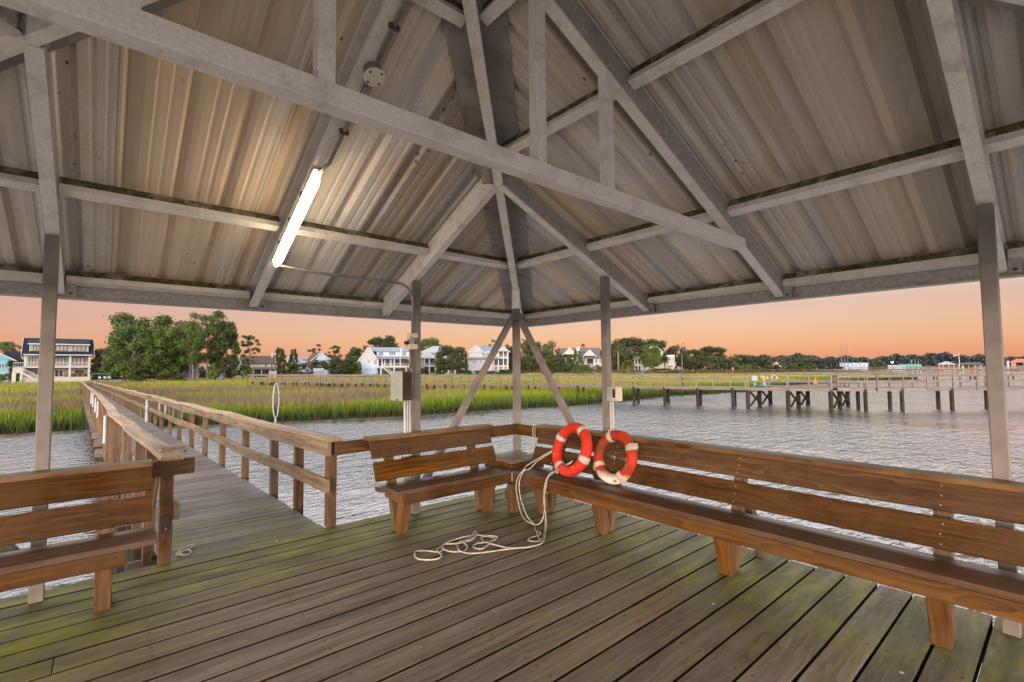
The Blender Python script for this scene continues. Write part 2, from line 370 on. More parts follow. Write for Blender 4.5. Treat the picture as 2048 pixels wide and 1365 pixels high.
# ------------------------------------------------------------------ pavilion
C0 = Vector((MID, MID, 0))
pav = empty('pavilion', (MID, MID, 0), 'open pavilion of grey steel beams under a corrugated pyramid roof over the deck', 'pavilion')
def side(k): return Matrix.Translation(C0) @ Matrix.Rotation(k*math.pi/2, 4, 'Z') @ Matrix.Translation(-C0)
zr = lambda y, d=0.: ZB+d-T*y      # height of the left slope at plan y, d above the rafter soffit
PD = .215                           # sheet above the rafter soffit
nT = Vector((0, T, 1)).normalized()
for k in range(4):
    M = side(k)
    # posts: corner + two intermediate
    for x, zt in ((0, ZB+.0), (-JA, ZB-.01), (-PB, ZB-.01)):
        p = MB(); p.box((x, 0, zt/2), (.078, .078, zt)); p.xf(M); o = p.build('post', POSTM, pav, bevel=.006)
        
    # rafters (channels): flange at the soffit, web above
    for x, yt in ((-JA, -JA), (-PB, -JA), (MID, MID)):
        p = MB(); off = .012*nT
        y0 = OV-.03; w_ = .075
        a = Vector((x, y0, zr(y0))); b_ = Vector((x, yt+.03, zr(yt+.03)))
        p.beam(a+nT*.006, b_+nT*.006, w_, .012, nT)
        ws = -1 if x == -JA else 1
        web = MB(); web.beam(a+nT*.103+Vector((ws*.0305, 0, 0)), b_+nT*.103+Vector((ws*.0305, 0, 0)), .010, .178, nT)
        p.beam(a+nT*.19, b_+nT*.19, w_, .008, nT)
        p.beam(a+nT*.024+Vector((-ws*.034, 0, 0)), b_+nT*.024+Vector((-ws*.034, 0, 0)), .006, .024, nT)
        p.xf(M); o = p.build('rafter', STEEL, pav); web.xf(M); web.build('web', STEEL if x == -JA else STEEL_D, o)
        q = MB(); q.beam((x+.075, OV-.045, 2.235), (x+.075, OV-.045, 2.425), .07, .01, (0, 1, 0)); q.xf(M); c_ = q.build('clip_plate', STEEL_D, o)
        for zz in (2.26, 2.39):
            q = MB(); q.lathe((x+.075, OV-.052, zz), [(.013, -.008), (.013, .003)], 8, 'Y'); q.xf(M); q.build('bolt', RUSTY, c_)
    # hip rafter along the diagonal
    p = MB(); dg = Vector((-1, -1, T)).normalized(); upn = Vector((T, T, 2)).normalized()
    a = Vector((OV-.05, OV-.05, zr(OV-.05))); b_ = Vector((MID, MID, zr(MID)))
    p.beam(a+upn*.006, b_+upn*.006, .075, .012, upn); p.beam(a+upn*.10+Vector((-.022, .022, 0)), b_+upn*.10+Vector((-.022, .022, 0)), .012, .18, upn)
    p.beam(a+upn*.02+Vector((.026, -.026, 0)), b_+upn*.02+Vector((.026, -.026, 0)), .007, .026, upn)
    p.xf(M); p.build('hip_rafter', STEEL, pav)
    # bracket where post meets hip
    p = MB(); p.box((-.012, -.012, 2.50), (.10, .10, .26), math.pi/4); p.xf(M); o = p.build('post_bracket', STEEL, pav, bevel=.004)
    q = MB(); q.box((-JA+.0, -JA, zr(-JA)+.10), (.15, .012, .17), -math.pi/4); q.xf(M); q.build('jack_bracket', STEEL_D, pav); q = MB(); q.box((-JA-.07, -JA+.07, zr(-JA)+.1), (.012, .1, .17), math.pi/4); q.xf(M); q.build('jack_bracket', STEEL_D, pav)
    # eave beam with its lips
    p = MB(); xa, xb = -HS-OV, OV
    p.beam((xa+.01, OV+.035, 2.335), (xb-.01, OV+.035, 2.335), .07, .238); p.beam((xa+.04, OV-.02, 2.2215), (xb-.04, OV-.02, 2.2215), .04, .011)
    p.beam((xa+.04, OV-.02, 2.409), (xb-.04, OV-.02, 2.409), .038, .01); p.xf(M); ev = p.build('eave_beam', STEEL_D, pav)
    q = MB(); x = xa+.06
    while x < xb-.08:
        e = min(x+R.uniform(1.0, 1.6), xb-.06); q.beam((x, OV-.008, 2.434), (e-.006, OV-.008, 2.434), .012, .03); x = e
    q.xf(M); q.build('flashing_strip', FLASH, ev)
    # purlins: each with a mossy upper face
    for yy, inset in ((.72, .0), (-.36, 0), (-1.66, 0), (-2.45, 0)):
        ends = [(-HS-yy+.05, yy-.05)]
        cuts = sorted([x for x in (-PB, MID, -JA) if -HS-yy < x < yy and (yy > -JA or x == MID)])
        xs = [-HS-yy+.05]+sum([[x-.045, x+.045] for x in cuts], [])+[yy-.05]
        p = MB(); q = MB()
        for i in range(0, len(xs)-1, 2):
            if xs[i+1]-xs[i] < .08: continue
            A = Vector((xs[i], yy, zr(yy))); B = Vector((xs[i+1], yy, zr(yy)))
            t0 = nT*.085; p.beam(A+t0, B+t0, .075, .012, nT); dn = Vector((0, -1, T)).normalized()
            p.beam(A+nT*.14+dn*.030, B+nT*.14+dn*.030, .010, .10, nT)
            q.beam(A+nT*.158+dn*.037, B+nT*.158+dn*.037, .004, .055, nT)
        p.xf(M); o = p.build('purlin', STEEL, pav); q.xf(M); q.build('moss_line', MOSS, o)
    # corrugated sheets
    prof = []; x = 0.
    unit = [(0, 0), (.018, .0), (.050, .040), (.092, .040), (.124, 0), (.172, 0), (.184, .0055), (.196, .0055), (.208, 0), (.246, 0), (.258, .0055), (.270, .0055), (.282, 0)]
    p = MB(); xs0 = -HS-OV-.12; width = HS+2*OV+.24; ncov = .915; x = xs0; pi_ = 0
    while x < xs0+width:
        e = min(x+ncov, xs0+width); rn = R.random(); rns = [min(1, max(0, rn+R.uniform(-.3, .3))) for _ in range(4)]
        pts = []
        for j in range(4):
            for (du, h) in unit: pts.append((x+j*.305+du, h))
        pts = [q_ for q_ in pts if q_[0] <= e-.004]+[(e-.004, 0)]
        pts[0] = (x+.004, 0.)
        lap = .0
        def top(xx):
            s_ = min(xx-xs0, xs0+width-xx); return OV+.12-s_
        for (x0, h0), (x1, h1) in zip(pts[:-1], pts[1:]):
            if x1-x0 < 1e-5: continue
            y_lo = OV+.10
            c4 = [(x0, y_lo, h0), (x1, y_lo, h1), (x1, top(x1), h1), (x0, top(x0), h0)]
            P = [Vector((a_, b2, zr(b2, PD)))+nT*(h_-lap) for a_, b2, h_ in c4]
            uvs = [(b2*1.09+pi_*3.3+k*17, a_+k*31) for a_, b2, h_ in c4]
            p.quadlike([P[0], P[3], P[2], P[1]], [uvs[0], uvs[3], uvs[2], uvs[1]], rns[min(3, int((x0-x+.17)/.305))])
        # lap strip behind the joint
        if e < xs0+width-.1:
            P = [Vector((a_, b2, zr(b2, PD)))+nT*.0016 for a_, b2 in ((e-.019, OV+.1), (e-.019, top(e)), (e+.0175, top(e)), (e+.0175, OV+.1))]
            p.quadlike(P, [(0, 0)]*4, .1)
        x = e; pi_ += 1
    p.xf(M); o = p.build('roof_sheet', ROOF, pav)
    sd = o.modifiers.new('thickness', 'SOLIDIFY'); sd.thickness = .0012; sd.offset = 1
    # hip flashing under and over the sheets
    p = MB()
    for sx in (0, 1):
        a = OV+.1; b2 = MID; w_ = .30
        for ya, yb in ((a, -.9), (-.903, b2)):
            q4 = [(ya, ya), (ya-w_, ya), (yb-w_, yb), (yb, yb)]
            P = [Vector((xx, yy, zr(yy, PD)))-nT*.010 for xx, yy in q4]
            if sx: P = [Vector((v.y, v.x, v.z)) for v in P][::-1]
            p.quadlike(P, [(v.x, v.y) for v in P])
    p.xf(M); o = p.build('hip_flashing', HIPM, pav); sd = o.modifiers.new('thickness', 'SOLIDIFY'); sd.thickness = .0015
    # diagonal braces of the corner post
    for f in (lambda s_, z_: Vector((-s_, 0, z_)), lambda s_, z_: Vector((0, -s_, z_))):
        p = MB(); p.beam(f(.03, 2.30), f(JA-.03, .22), .066, .066, (f(0, 1)-f(0, 0)).cross(f(1, 0)-f(0, 0))); p.xf(M); o = p.build('brace', POSTM, pav, bevel=.005)
        q = MB(); q.lathe(f(.075, 2.2), [(.011, -.045), (.011, .045)], 8, 'Y' if f(1, 0).x else 'X'); q.xf(M); q.build('bolt', RUSTY, o)
# truss across the middle
p = MB(); p.beam((-HS+.02, MID, ZB+.04), (-.02, MID, ZB+.04), .082, .088); p.build('truss_chord', STEEL, pav, bevel=.004)
for dx in (-1.14, -.56, .56, 1.14):
    x = MID+dx; zt = ZB+T*min(-x, HS+x)
    p = MB(); p.box((x, MID, (ZB+.086+zt)/2), (.066, .066, zt-ZB-.086+.04)); p.build('truss_post', STEEL, pav, bevel=.004)
p = MB(); p.box((MID, MID, zr(MID)+.06), (.4, .4, .16), math.pi/4); p.build('peak_plate', STEEL_D, pav)

# ------------------------------------------------------------------ lamp, conduits, boxes
lx = MID+.005
def sl(y, d): return Vector((lx, y, zr(y)))+nT*d
lamp = empty('strip_lamp', sl(-.6, -.05), 'lit white fluorescent strip lamp mounted along a sloping roof rafter', 'lamp')
p = MB(); p.beam(sl(-.02, -.012), sl(-1.18, -.012), .075, .026, nT); p.build('lamp_body', CREAM, lamp, bevel=.005)
em, nt, b = mat('glowing_diffuser'); b.inputs['Base Color'].default_value = (.9, .85, .7, 1); b.inputs['Emission Color'].default_value = (1., .82, .56, 1); b.inputs['Emission Strength'].default_value = 10.
p = MB(); N_ = 12; pts = [sl(-.03-1.14*i/N_, -.055) for i in range(N_+1)]
p.tube(pts, .036, 14, radii=[.016]+[.036]*(N_-1)+[.016]); p.build('diffuser', em, lamp, smooth=True)
for yy in (-.3, -.6, -.9):
    p = MB(); p.beam(sl(yy, -.03)+Vector((-.048, 0, 0)), sl(yy-.03, -.03)+Vector((-.048, 0, 0)), .008, .03, nT); p.build('clip', BLACKM, lamp)
jb = empty('round_junction_box', sl(-2.02, -.06), 'round cream junction box cover on the conduit high under the roof', 'junction box')
def disc(p_, c, n_, r_, h):
    s0 = len(p_.v); p_.lathe((0, 0, 0), [(r_*.9, -h), (r_, -h*.6), (r_, h)], 20)
    M = n_.to_track_quat('Z', 'Y').to_matrix().to_4x4(); M.translation = c; p_.xf(M, s0)
p = MB(); disc(p, sl(-2.02, -.05)+Vector((.045, 0, 0)), nT, .058, .03); p.build('box_body', GALV, jb)
p = MB(); disc(p, sl(-2.02, -.088)+Vector((.045, 0, 0)), nT, .066, .006); p.build('cover', noisy('pale_cream_cover', (.62, .55, .41), (.72, .65, .50), 4, .5), jb, bevel=.002)
p = MB()
for a in (.6, 2.2, 3.7, 5.3): disc(p, sl(-2.02, -.096)+Vector((.045, 0, 0))+Vector((math.cos(a), math.sin(a), -T*math.sin(a)))*.047, nT, .007, .003)
p.build('screw', RUSTY, jb)
cdt = empty('ceiling_conduit', sl(-1.2, -.03), 'thin grey metal conduit running up the rafter above the lamp', 'conduit')
cx = Vector((.045, 0, 0))
p = MB(); p.tube([sl(-1.17, -.04), sl(-1.26, -.03)+cx, sl(-1.95, -.03)+cx], .014, 8); p.build('pipe', GALV, cdt, smooth=True)
p = MB(); p.tube([sl(-2.09, -.03)+cx, sl(-2.9, -.03)+cx], .014, 8); p.build('pipe', GALV, cdt, smooth=True)
for yy in (-1.55, -2.3):
    p = MB(); p.beam(sl(yy, -.03)+cx-Vector((.03, 0, 0)), sl(yy, -.03)+cx+Vector((.03, 0, 0)), .02, .036, nT); p.build('pipe_strap', RUSTY, cdt)
cdt = empty('drop_conduit', (-1.56, -.06, 2.4), 'grey metal conduit bending from the lamp down the post to the electrical box', 'conduit')
bx0 = Vector((-1.565, -.055, 0))
pts = [sl(-.01, -.03), Vector((-2.6, -.04, 2.53)), Vector((-1.80, -.055, 2.52))]
for i in range(7):
    a = math.pi/2*i/6; pts.append(Vector((-1.565-.17*(1-math.sin(a)), -.055, 2.35+.17*math.cos(a))))
pts += [Vector((-1.565, -.055, 1.98))]
p = MB(); p.tube(pts, .014, 8); p.build('pipe', GALV, cdt, smooth=True)
sb = empty('sensor_box', (-1.60, -.07, 1.85), 'small cream stacked light sensor fixture halfway up the post above the electrical box', 'sensor')
p = MB(); p.box((-1.585, -.09, 1.95), (.09, .09, .05)); p.build('upper_box', CREAM, sb, bevel=.005)
p = MB(); p.box((-1.605, -.09, 1.885), (.05, .07, .06)); p.build('neck', GALV, sb)
p = MB(); p.box((-1.59, -.09, 1.83), (.10, .09, .055)); p.build('lower_box', CREAM, sb, bevel=.005)
p = MB(); p.lathe((-1.655, -.09, 1.87), [(.02, -.02), (.022, .02)], 10, 'X'); p.build('sensor_eye', BLACKM, sb)
eb = empty('electrical_box', (-1.70, -.15, 1.25), 'grey green metal electrical box with a rusty side on the post', 'electrical box')
q0 = ony(804, 743, -.20); yb_ = onx(783.5, 742, q0.x).y; xr_ = ony(824, 743, -.20).x; zt_ = q0.z; zb_ = ony(804, 803, -.20).z; ym_ = (yb_-.20)/2; zm_ = (zt_+zb_)/2; xm_ = (q0.x+xr_)/2
p = MB(); p.box((xm_+.008, ym_, zm_), (xr_-q0.x-.016, yb_+.20, zt_-zb_-.01)); p.build('cabinet', BOXRUST, eb, bevel=.004)
p = MB(); p.box((q0.x, ym_, zm_), (.016, yb_+.212, zt_-zb_)); p.build('door', BOXM, eb, bevel=.004)
p = MB(); p.box((q0.x-.012, ym_-.03, zb_+.012), (.015, .03, .02)); p.build('latch', RUSTY, eb)
p = MB(); p.lathe((xm_, ym_, zt_-.005), [(.03, 0), (.03, .03), (.018, .04)], 10); p.build('knockout_cap', RUSTY, eb)
p = MB(); p.tube([(-1.575, -.055, 1.80), (-1.57, -.055, 1.45), (-1.60, -.07, 1.34), (-1.66, -.1, 1.33)], .017, 8)
p.tube([(-1.61, -.085, 1.80), (-1.60, -.07, 1.60)], .011, 8); p.build('conduit_elbow', GALV, eb, smooth=True)
p = MB()
for i in range(3): p.tube([(-1.69+i*.036, -.12+i*.012, 1.27), (-1.655+i*.036, -.085+i*.012, .1)], .012, 8)
p.build('conduit_run', GREYC, eb, smooth=True)
p = MB(); p.box((-1.62, -.09, .63), (.15, .05, .04)); p.build('strap', BLACKM, eb)
ob = empty('outlet_box', (0, -JA-.06, 1.3), 'grey covered outdoor outlet box on the right hand steel post above the benches', 'outlet')
p = MB(); p.box((-.01, -JA-.075, 1.305), (.09, .07, .15)); p.build('back_box', BOXM, ob, bevel=.004)
p = MB(); p.box((-.02, -JA-.145, 1.305), (.10, .07, .15)); p.build('cover', CREAM, ob, bevel=.006)
p = MB(); p.box((-.0715, -JA-.145, 1.315), (.006, .035, .09)); p.build('window', BLACKM, ob)
p = MB(); p.tube([(-.02, -JA-.06, 1.23), (-.02, -JA-.06, .1)], .013, 8); p.tube([(-.02, -JA-.09, 1.23), (-.02, -JA-.085, .1)], .011, 8); p.build('pipe', GREYC, ob, smooth=True)

# ------------------------------------------------------------------ benches
def bench(origin, label, fr, e0, e1, legs, struts, seat0, seat1, apr0, apr1, screws=True, cap_over=.03):
    """fr(e, s, z): e along the bench, s towards the seat front, z up"""
    t = empty('bench', origin, label, 'bench', 'slatted wooden benches round the deck')
    SB = lambda z: .14+(.875-z)*.45
    bn = (fr(0, 1, .43)-fr(0, 0, 0)).normalized()          # outward from the backrest face
    def plank(name, s_, z_, w, th, mtl, a=None, b2=None, n=None, par=t):
        p = MB(); p.beam(fr(e0 if a is None else a, s_, z_), fr(e1 if b2 is None else b2, s_, z_), w, th, n or Vector((0, 0, 1)))
        return p.build(name, mtl, par, bevel=.004)
    for z_, w in ((.785, .19), (.575, .185)):
        pl = plank('back_slat', SB(z_)-.019, z_, w, .038, WOOD_BENCH, n=bn)
        if screws:
            q = MB()
            for e in legs:
                for dz in (-.055, 0.0, .055):
                    s0 = len(q.v); q.lathe((0, 0, 0), [(.0055, -.003), (.0055, .0015)], 8)
                    M = bn.to_track_quat('Z', 'Y').to_matrix().to_4x4(); M.translation = fr(e+R.uniform(-.008, .008), SB(z_+dz)+.001, z_+dz+.001); q.xf(M, s0)
            q.build('screw_heads', SCREW, pl)
    plank('cap_board', .1225, .889, .155, .036, WOOD_CAP, e0-cap_over, e1+cap_over)
    tn = (fr(0, .06, 1)-fr(0, 0, 0)).normalized()
    plank('seat_plank', .533, .4275, .172, .04, WOOD_SEAT, seat0, seat1, tn)
    tn2 = (fr(0, -.05, 1)-fr(0, 0, 0)).normalized()
    plank('seat_plank', .352, .426, .172, .04, WOOD_SEAT, seat0-.06, seat1+.0, tn2)
    plank('apron', .598, .352, .098, .038, WOOD_BENCH, apr0, apr1, (fr(0, 1, 0)-fr(0, 0, 0)).normalized())
    for e in legs:
        p = MB(); p.beam(fr(e, .425, 0), fr(e, .53, .40), .092, .105, fr(0, 1, 0)-fr(0, 0, 0)); p.build('front_leg', WOOD_NEWPOST, t, bevel=.005)
        p = MB(); p.beam(fr(e+.005, .345, 0), fr(e+.005, SB(.86)-.068, .868), .09, .06, bn); p.build('back_leg', WOOD_POST, t, bevel=.005)
        p = MB(); p.beam(fr(e-.066, .572, .362), fr(e-.066, .24, .362), .038, .088); p.build('bearer', WOOD_NEWPOST, t, bevel=.004)
    for e in struts:
        p = MB(); p.beam(fr(e, -.11, 0), fr(e, .13, .50), .07, .07, fr(0, 1, 0)-fr(0, 0, 0)); p.build('rear_strut', WOOD_POST, t, bevel=.004)
    return t
frL = lambda e, s, z: Vector((e, -s, z))
frR = lambda e, s, z: Vector((-s, e, z))
bench((-1.3, -.3, 0), 'short wooden bench with two back slats between the boardwalk and the corner table', frL, -2.085, -.585, (-1.885, -.845), (), -2.03, -.625, -1.93, -.62, screws=False, cap_over=.03)
bR = bench((-.3, -3, 0), 'long wooden bench under the two life rings along the right deck edge', frR, -5.35, -.60, (-.93, -1.755, -2.96, -4.20, -5.2), (-2.995,), -5.35, -.62, -5.35, -.62)
bench((-4.6, -.3, 0), 'wooden bench with broad slats left of the boardwalk entrance', frL, -5.35, -3.835, (-4.10, -5.2), (), -5.35, -3.82, -5.35, -3.99, screws=False, cap_over=.0)
p = MB(); p.box((-.655, -.665, .155), (.085, .085, .31)); p.build('corner_leg', WOOD_NEWPOST, bR, bevel=.004)
tb = empty('corner_table', (-.33, -.33, 0), 'low square mossy plank table wedged in the corner between two benches', 'table')
for i in range(4):
    p = MB(); p.beam((-.598, -.155-i*.1255, .515), (-.075, -.155-i*.1255, .515), .121, .036); p.build('top_plank', WOOD_TABLE, tb, bevel=.004)
p = MB(); p.box((-.585, -.34, .449), (.036, .50, .09)); p.box((-.33, -.578, .449), (.47, .036, .09)); p.build('apron', WOOD_BENCH, tb, bevel=.003)
for x, yy in ((-.12, -.13), (-.12, -.54), (-.54, -.13)):
    p = MB(); p.box((x, yy, .245), (.07, .07, .49)); p.build('leg', WOOD_POST, tb)
p = MB(); p.box((-.36, -.5, .16), (.5, .036, .09)); p.build('stretcher', WOOD_POST, tb)

# corner rails between the benches
hr = empty('corner_rail', (-.05, -.05, .8), 'brown wooden rail around the inside of the corner steel post', 'railing')
p = MB(); p.beam((-.60, -.06, .80), (-.042, -.06, .80), .038, .135); p.build('rail_board', WOOD_BENCH, hr, bevel=.004)
p = MB(); p.beam((-.06, -.08, .80), (-.06, -.62, .80), .038, .135); p.build('rail_board', WOOD_BENCH, hr, bevel=.004)

# ------------------------------------------------------------------ life rings
def ring(label, c, R0, r_, lean, yaw, mtl, angs):
    t = empty('life_ring', c, label, 'life ring', 'life rings leaning on the long bench')
    M = Matrix.Rotation(yaw, 4, 'Z') @ Matrix.Rotation(lean, 4, 'Y')
    pts = [Vector((0, R0*math.cos(a), R0*math.sin(a))) for a in [2*math.pi*i/56 for i in range(56)]]
    p = MB(); p.tube(pts, r_, 18, closed=True); p.xf(M); p.build('float', mtl, t, True, True)
    for a0 in angs:
        a0 = rad(a0); q = MB(); n_ = 22; w = .055/R0
        for i in range(6):
            a = a0-w/2+w*i/5; cen = Vector((0, R0*math.cos(a), R0*math.sin(a))); er = cen.normalized()
            for kk in range(n_):
                th = 2*math.pi*kk/n_; rr = r_+(.0045 if 0 < i < 5 else .0005)
                q.v.append(tuple(cen+er*(rr*math.cos(th))+Vector((rr*math.sin(th), 0, 0))))
        for i in range(5):
            for kk in range(n_):
                k2 = (kk+1) % n_; q.f.append((i*n_+kk, (i+1)*n_+kk, (i+1)*n_+k2, i*n_+k2)); q.uv.append([(0, 0)]*4); q.rn.append(.5); q.mi.append(0)
        q.xf(M); st = q.build('strap', STRAP, t, True, True)
        a = a0; cen = Vector((0, R0*math.cos(a), R0*math.sin(a))); er = cen.normalized()
        q = MB(); q.beam(cen+er*(r_+.0), cen+er*(r_+.025), .05, .014, (1, 0, 0)); q.xf(M); q.build('strap_loop', STRAP, st, True)
    return t
ring('larger bright red life ring with chipped paint standing in front on the bench', (-.365, -1.295, .728), .230, .057, rad(19), rad(-8), RING1, (-60, 25, 118, 197))
ring('smaller stained red life ring with its bottom worn to white behind the brighter one', (-.272, -1.785, .705), .212, .054, rad(17), rad(-5), RING2, (-32, 64, 150, 232))

# ------------------------------------------------------------------ ropes
def smooth_path(pts, n=8):
    pts = [Vector(p) for p in pts]; out = []
    for i in range(len(pts)-1):
        p0 = pts[max(i-1, 0)]; p1 = pts[i]; p2 = pts[i+1]; p3 = pts[min(i+2, len(pts)-1)]
        for k in range(n):
            t = k/n; out.append(.5*((2*p1)+(p2-p0)*t+(2*p0-5*p1+4*p2-p3)*t*t+(3*p1-p0-3*p2+p3)*t**3))
    out.append(pts[-1]); return out
def c2(x, y): return (1000+x/5.46, 830+y/5.46)          # traced in an enlarged crop of the photo
def c1(x, y): return (680+x/2.926, 780+y/2.926)
zz = [0]
def gnd(q): zz[0] += 1; return onz(q[0], q[1], .010+.004*(zz[0] % 3))
def hang(q, x=-.665): return onx(q[0], q[1], x)
rope = empty('rope', (-1.2, -1.2, 0), 'long off white rope hanging from the bright life ring and lying tangled on the deck', 'rope')
RA = [Vector((-.33, -1.03, .70)), Vector((-.47, -.95, .62)), Vector((-.60, -.86, .53)), hang(c2(260, 600)), hang(c2(200, 680)), hang(c2(175, 790)), hang(c2(195, 930)), hang(c2(225, 1060), -.70), hang(c2(270, 1140), -.76)]
RA = [v for v in RA]+[gnd(c2(340, 1185)), gnd(c2(420, 1197)), hang(c2(468, 1130), -.74), hang(c2(490, 1000)), hang(c2(480, 850)), hang(c2(500, 730)), hang(c2(550, 640), -.60), Vector((-.45, -1.20, .52)), Vector((-.40, -1.33, .60))]
p = MB(); p.tube(smooth_path(RA), .0062, 8); p.build('strand', ROPEM, rope, smooth=True)
RB = [Vector((-.33, -1.035, .69)), Vector((-.50, -.93, .58)), hang(c2(330, 585), -.63), hang(c2(255, 620)), hang(c2(215, 720)), hang(c2(210, 820)), hang(c2(240, 960), -.68), hang(c2(300, 1110), -.74)]
RB += [gnd(c2(375, 1200)), gnd(c2(390, 1260)), gnd(c2(440, 1290)), gnd(c1(1165, 850)), gnd(c1(1110, 868)), gnd(c1(1104, 882)), gnd(c1(1150, 888)), gnd(c1(1185, 868)), gnd(c1(1200, 800)), hang(c2(497, 1080), -.72), hang(c2(475, 930)), hang(c2(505, 780)), hang(c2(530, 680), -.62), Vector((-.44, -1.22, .54)), Vector((-.405, -1.35, .62))]
p = MB(); p.tube(smooth_path(RB), .0062, 8); p.build('strand', ROPEM, rope, smooth=True)
coil = [(1210, 760), (1203, 830), (1183, 895), (1120, 915), (1000, 926), (900, 906), (840, 886), (832, 862), (890, 855), (922, 866), (880, 897), (830, 931), (780, 921), (800, 900), (870, 890), (905, 868), (800, 850), (700, 868), (620, 896), (598, 925), (645, 946), (722, 944), (745, 918), (722, 886), (775, 868), (802, 842), (760, 880), (700, 890), (688, 915), (705, 945), (790, 957), (1000, 930), (1110, 920), (1178, 900), (1165, 870), (1150, 830)]
p = MB(); p.tube(smooth_path([gnd(c1(*q)) for q in coil]), .007, 8); p.build('strand', ROPEM, rope, smooth=True)
coil = [(760, 858), (690, 872), (640, 890), (590, 918), (568, 940), (595, 970), (560, 992), (470, 993), (440, 974), (445, 946), (500, 942), (560, 948), (600, 940), (610, 905), (680, 900), (770, 880), (800, 850), (790, 830), (760, 870)]
p = MB(); p.tube(smooth_path([gnd(c1(*q)) for q in coil]), .007, 8); p.build('strand', ROPEM, rope, smooth=True)
rp = empty('rope', (-.1, -.4, .8), 'short knotted rope looped over the corner rail and hanging behind the table', 'rope')
pts = [Vector((-.035, -.40, .80)), Vector((-.06, -.40, .874)), Vector((-.088, -.40, .82)), Vector((-.10, -.415, .72)), Vector((-.12, -.43, .66)), Vector((-.17, -.43, .57)), Vector((-.2, -.42, .543))]
p = MB(); p.tube(smooth_path(pts), .008, 8); p.tube(smooth_path([v+Vector((.002, -.035, 0)) for v in pts[:4]]+[pts[4]]), .007, 8)
p.lathe(pts[4], [(.006, -.03), (.022, -.015), (.024, .012), (.006, .03)], 9); p.build('strand', ROPEM, rp, smooth=True)
rp = empty('rope', onz(378, 1108), 'small loose white rope loop beside the boardwalk entrance post', 'rope')
q3 = [(352, 1108), (368, 1102), (385, 1094), (386, 1090), (376, 1092), (362, 1100), (356, 1106), (366, 1110), (378, 1108), (382, 1103), (374, 1099), (366, 1103), (360, 1109), (352, 1111)]
p = MB(); p.tube(smooth_path([gnd(q) for q in q3]), .007, 8); p.build('strand', ROPEM, rp, smooth=True)
#BACK
# ------------------------------------------------------------------ boardwalk
DR = -.0345; DZ = -.0112; YW = 122.
wr = lambda y: -2.41+DR*y; wl = lambda y: -3.62+DR*y-.10*math.exp(-((y-6)/4.5)**2); wz = lambda y: DZ*max(0, y-.2)
wn = lambda y, f, s: .5*math.sin(y*f+s)+.3*math.sin(y*f*2.3+s*2.1)+.2*math.sin(y*f*5.1+s)
mb = MB(); y = EDGE+.004
while y < YW:
    w = .142+R.uniform(-.004, .004); yc = y+w/2; z = wz(yc)-.019+R.uniform(-.003, .003)
    mb.beam((wl(yc)-R.uniform(0, .02), yc, z), (wr(yc)+R.uniform(0, .02), yc+DR*0, z), w-.010, .036); y += w
bw = tag(mb.build('boardwalk', WOOD_WALK), kind='structure')
mb = MB()
for f in (lambda y: wl(y)+.03, lambda y: wr(y)-.03, lambda y: (wl(y)+wr(y))/2):
    yy = .25
    while yy < YW: mb.beam((f(yy), yy, wz(yy)-.135), (f(yy+4), yy+4, wz(yy+4)-.135), .05, .18); yy += 4
tag(mb.build('boardwalk_joists', WOOD_WALK, bw), None)
y = 1.0
while y < 62:
    z = wz(y); q = MB()
    q.beam((wl(y)-.26, y-.07, z-.31), (wr(y)+.26, y-.07, z-.31), .05, .17); q.beam((wl(y)-.24, y+.16, z-.31), (wr(y)+.24, y+.16, z-.31), .05, .17)
    q.build('cross_beam', WOOD_FAR, bw)
    for xx in (wl(y)+.05, wr(y)-.05):
        q = MB(); q.tube([(xx, y+.045, z-.2), (xx, y+.045, -3.)], .115, 10); q.build('pile', WOOD_PILE, bw)
    y += 2.45
def strip(p, path, w, h, side_of):
    """board swept along a wavy path"""
    n0 = len(p.v); rn = R.random(); u_ = rn*30; ln = 0; N_ = len(path)
    for i, c in enumerate(path):
        c = Vector(c); sd = side_of
        for a, b2 in ((-1, -1), (1, -1), (1, 1), (-1, 1)): p.v.append(tuple(c+sd*(a*w/2)+Vector((0, 0, b2*h/2))))
    for i in range(N_-1):
        dl = (Vector(path[i+1])-Vector(path[i])).length; o = 0
        for a, b2, ww in ((0, 1, w), (1, 2, h), (2, 3, w), (3, 0, h)):
            p.f.append((n0+4*i+a, n0+4*i+b2, n0+4*i+4+b2, n0+4*i+4+a)); p.uv.append([(u_+ln, o), (u_+ln, o+ww), (u_+ln+dl, o+ww), (u_+ln+dl, o)]); p.rn.append(rn); p.mi.append(0); o += ww
        ln += dl
    for i, ix in ((0, (0, 3, 2, 1)), (N_-1, (0, 1, 2, 3))):
        p.f.append(tuple(n0+4*i+k for k in ix)); p.uv.append([(0, 0), (h, 0), (h, w), (0, w)]); p.rn.append(rn); p.mi.append(0)
XA = Vector((1, 0, 0))
pys = [.2, 1.16, 2.1, 3.53, 5.05, 6.6, 8.17, 9.9]
while pys[-1] < YW-1.7: pys.append(pys[-1]+1.62+R.uniform(-.1, .1))
